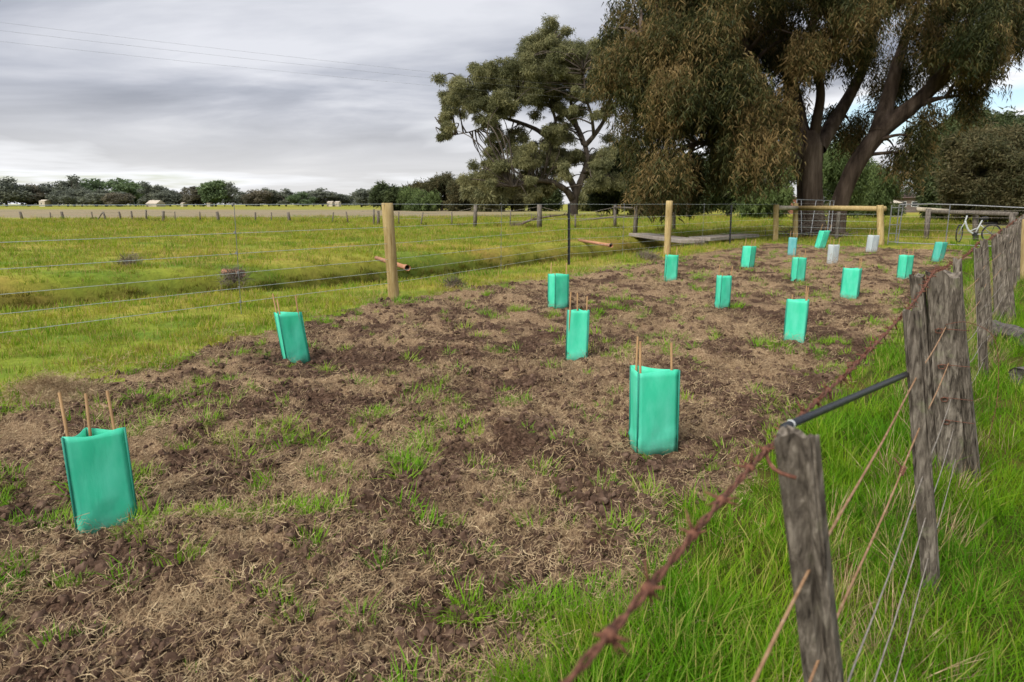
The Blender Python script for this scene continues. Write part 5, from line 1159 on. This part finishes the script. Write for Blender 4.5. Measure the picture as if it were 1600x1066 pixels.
# ---------------------------------------------------------------- far buildings and power line
def house(name, px0, px1, Y, wall_h, roof_h, depth, wall, roof, label, cat='house', overhang=.5, windows=2, door=True, hip=True):
    a, b = P(px0, 319, Y), P(px1, 319, Y); w = b.x - a.x; cx = (a.x + b.x) / 2; t = empty(name, (cx, Y + depth / 2, 0), label, cat)
    m = MB(); m.box((cx, Y + depth / 2, wall_h / 2), (w, depth, wall_h)); m.build('wall', MATS[wall], t)
    hw, hd = w / 2 + overhang, depth / 2 + overhang; ins = min(hd, hw * .8) if hip else 0; y = Y + depth / 2
    V = [(cx - hw, y - hd, wall_h), (cx + hw, y - hd, wall_h), (cx + hw, y + hd, wall_h), (cx - hw, y + hd, wall_h), (cx - hw + ins, y, wall_h + roof_h), (cx + hw - ins, y, wall_h + roof_h)]
    V = [(p, q, r + .003) for p, q, r in V]; m = MB(); m.add(V, [(0, 1, 5, 4), (2, 3, 4, 5), (1, 2, 5), (3, 0, 4), (3, 2, 1, 0)]); m.build('roof', MATS[roof], t)
    for k in range(windows):
        x = a.x + w * (k + .6) / (windows + .5); m = MB(); m.box((x, Y - .02, wall_h * .58), (min(1.3, w * .16), .06, wall_h * .36)); f = m.build('window', MATS['white_paint'], t)
        m = MB(); m.box((x, Y - .045, wall_h * .58), (min(1.15, w * .14), .04, wall_h * .31)); m.build('pane', MATS['window_dark'], f)
    if door: m = MB(); m.box((a.x + w * .12, Y - .02, wall_h * .38), (.9, .06, wall_h * .74)); m.build('door', MATS['wall_brown'], t)
house('brick_house', 1332, 1374, 95, 2.4, 1.9, 8, 'brick_red', 'roof_pale', 'brick house with pale green-grey roof behind the leaning trunk', hip=True)
house('garage', 1380, 1407, 100, 1.55, .55, 6, 'wall_cream', 'wall_cream', 'low cream garage right of the brick house', 'garage', .3, 0, True, False)
house('long_house', 1400, 1464, 118, 2.4, 1.0, 9, 'wall_brown', 'roof_brown', 'long brown house left of the dark tree', windows=3)
house('brick_shed', 1236, 1247, 100, 2.2, .6, 4, 'brick_red', 'roof_brown', 'small brick shed showing just left of the big trunk', 'shed', .2, 1, False)
def trailer():
    Y = 160; a, b = P(1084, 312, Y), P(1104, 319, Y); t = empty('trailer', ((a.x + b.x) / 2, Y + .6, 0), 'teal trailer with a white top under the weeping crown', 'trailer'); cx = (a.x + b.x) / 2; w = b.x - a.x
    m = MB(); m.box((cx, Y + .6, 1.15), (w, 1.2, 1.5)); m.build('body', MATS['teal_paint'], t); m = MB(); m.box((cx, Y + .6, 2.12), (w * 1.04, 1.3, .42)); m.build('top', MATS['white_paint'], t)
    for s in (-.25, .25): m = MB(); m.tube([(cx + w * s, Y - .1, .38), (cx + w * s, Y + .1, .38)], .38, 14); m.build('wheel', MATS['black_rubber'], t)
trailer()
def hedge():
    t = empty('hedge', (P(1365, 319, 86).x, 86, 0), 'low dark hedge in front of the brick house', 'hedge'); n = 420; x0, x1 = P(1326, 319, 86).x, P(1408, 319, 86).x
    pts = np.stack([RNG.uniform(x0, x1, n), 86 + RNG.normal(0, .4, n), np.abs(RNG.normal(0, 1, n)) % 1.25], 1); foliage('foliage', pts, RNG.normal(0, .5, (n, 3)), RNG.uniform(.7, 1.2, n), SP['dark'], t)
    m = MB()
    for k in range(16): x = x0 + (x1 - x0) * (k + .5) / 16; m.tube([(x, 86, -.05), (x + .05, 86, .8)], [.04, .02], 5)
    o = m.build('stems', MATS['twig'], t); o['kind'] = 'stuff'
hedge()
house('farm_shed', 228, 244, 380, 1.6, 1.9, 10, 'wall_cream', 'wall_cream', 'cream gabled farm shed in front of the far trees', 'shed', .2, 1, True, False)
house('farm_shed', 61, 70, 385, 3.0, .8, 6, 'wall_cream', 'wall_cream', 'tiny cream shed under the far trees near the left edge', 'shed', .1, 1, False, False)
house('farm_shed', 511, 519, 400, 2.4, .6, 6, 'wall_cream', 'wall_cream', 'left of two small pale sheds left of the lone pine post', 'shed', .1, 1, True, False)
house('farm_shed', 523, 529, 402, 2.4, .6, 6, 'wall_cream', 'wall_cream', 'right of two small pale sheds left of the lone pine post', 'shed', .1, 1, False, False)
house('farm_shed', 323, 328, 390, 2.0, .5, 5, 'wall_cream', 'wall_cream', 'very small pale shed below the deep green tree', 'shed', .1, 1, False, False)
house('farm_shed', 282, 286, 390, 1.8, .5, 5, 'wall_cream', 'wall_cream', 'very small pale shed right of the gabled cream farm shed', 'shed', .1, 1, False, False)
def power_line():
    t = empty('power_line', (12.5, 70, 0), 'thin overhead power lines crossing the sky at upper left', 'power line')
    a, b = Vector((-60, 17, 0)), Vector((P(1075, 319, 70).x, 70, 0)); d = (b - a); s = Vector((-d.y, d.x, 0)).normalized()
    for q in (a, b): m = MB(); m.tube([q - Vector((0, 0, .3)), q + Vector((0, 0, 11.2))], [.17, .12], 10); m.build('pole', MATS['grey_wood'], t, True); m = MB(); m.tube([q + s * 1.6 + Vector((0, 0, 10.9)), q - s * 1.6 + Vector((0, 0, 10.9))], .06, 6); m.build('crossarm', MATS['grey_wood'], t)
    for o_, z in ((1.5, 11.0), (0, 11.7), (-1.5, 11.0)):
        m = MB(); m.tube([a.lerp(b, k / 24) + s * o_ + Vector((0, 0, z - 1.3 * 4 * (k / 24) * (1 - k / 24) * .6)) for k in range(25)], .0045, 5); m.build('cable', MATS['galvanised'], t)
power_line()
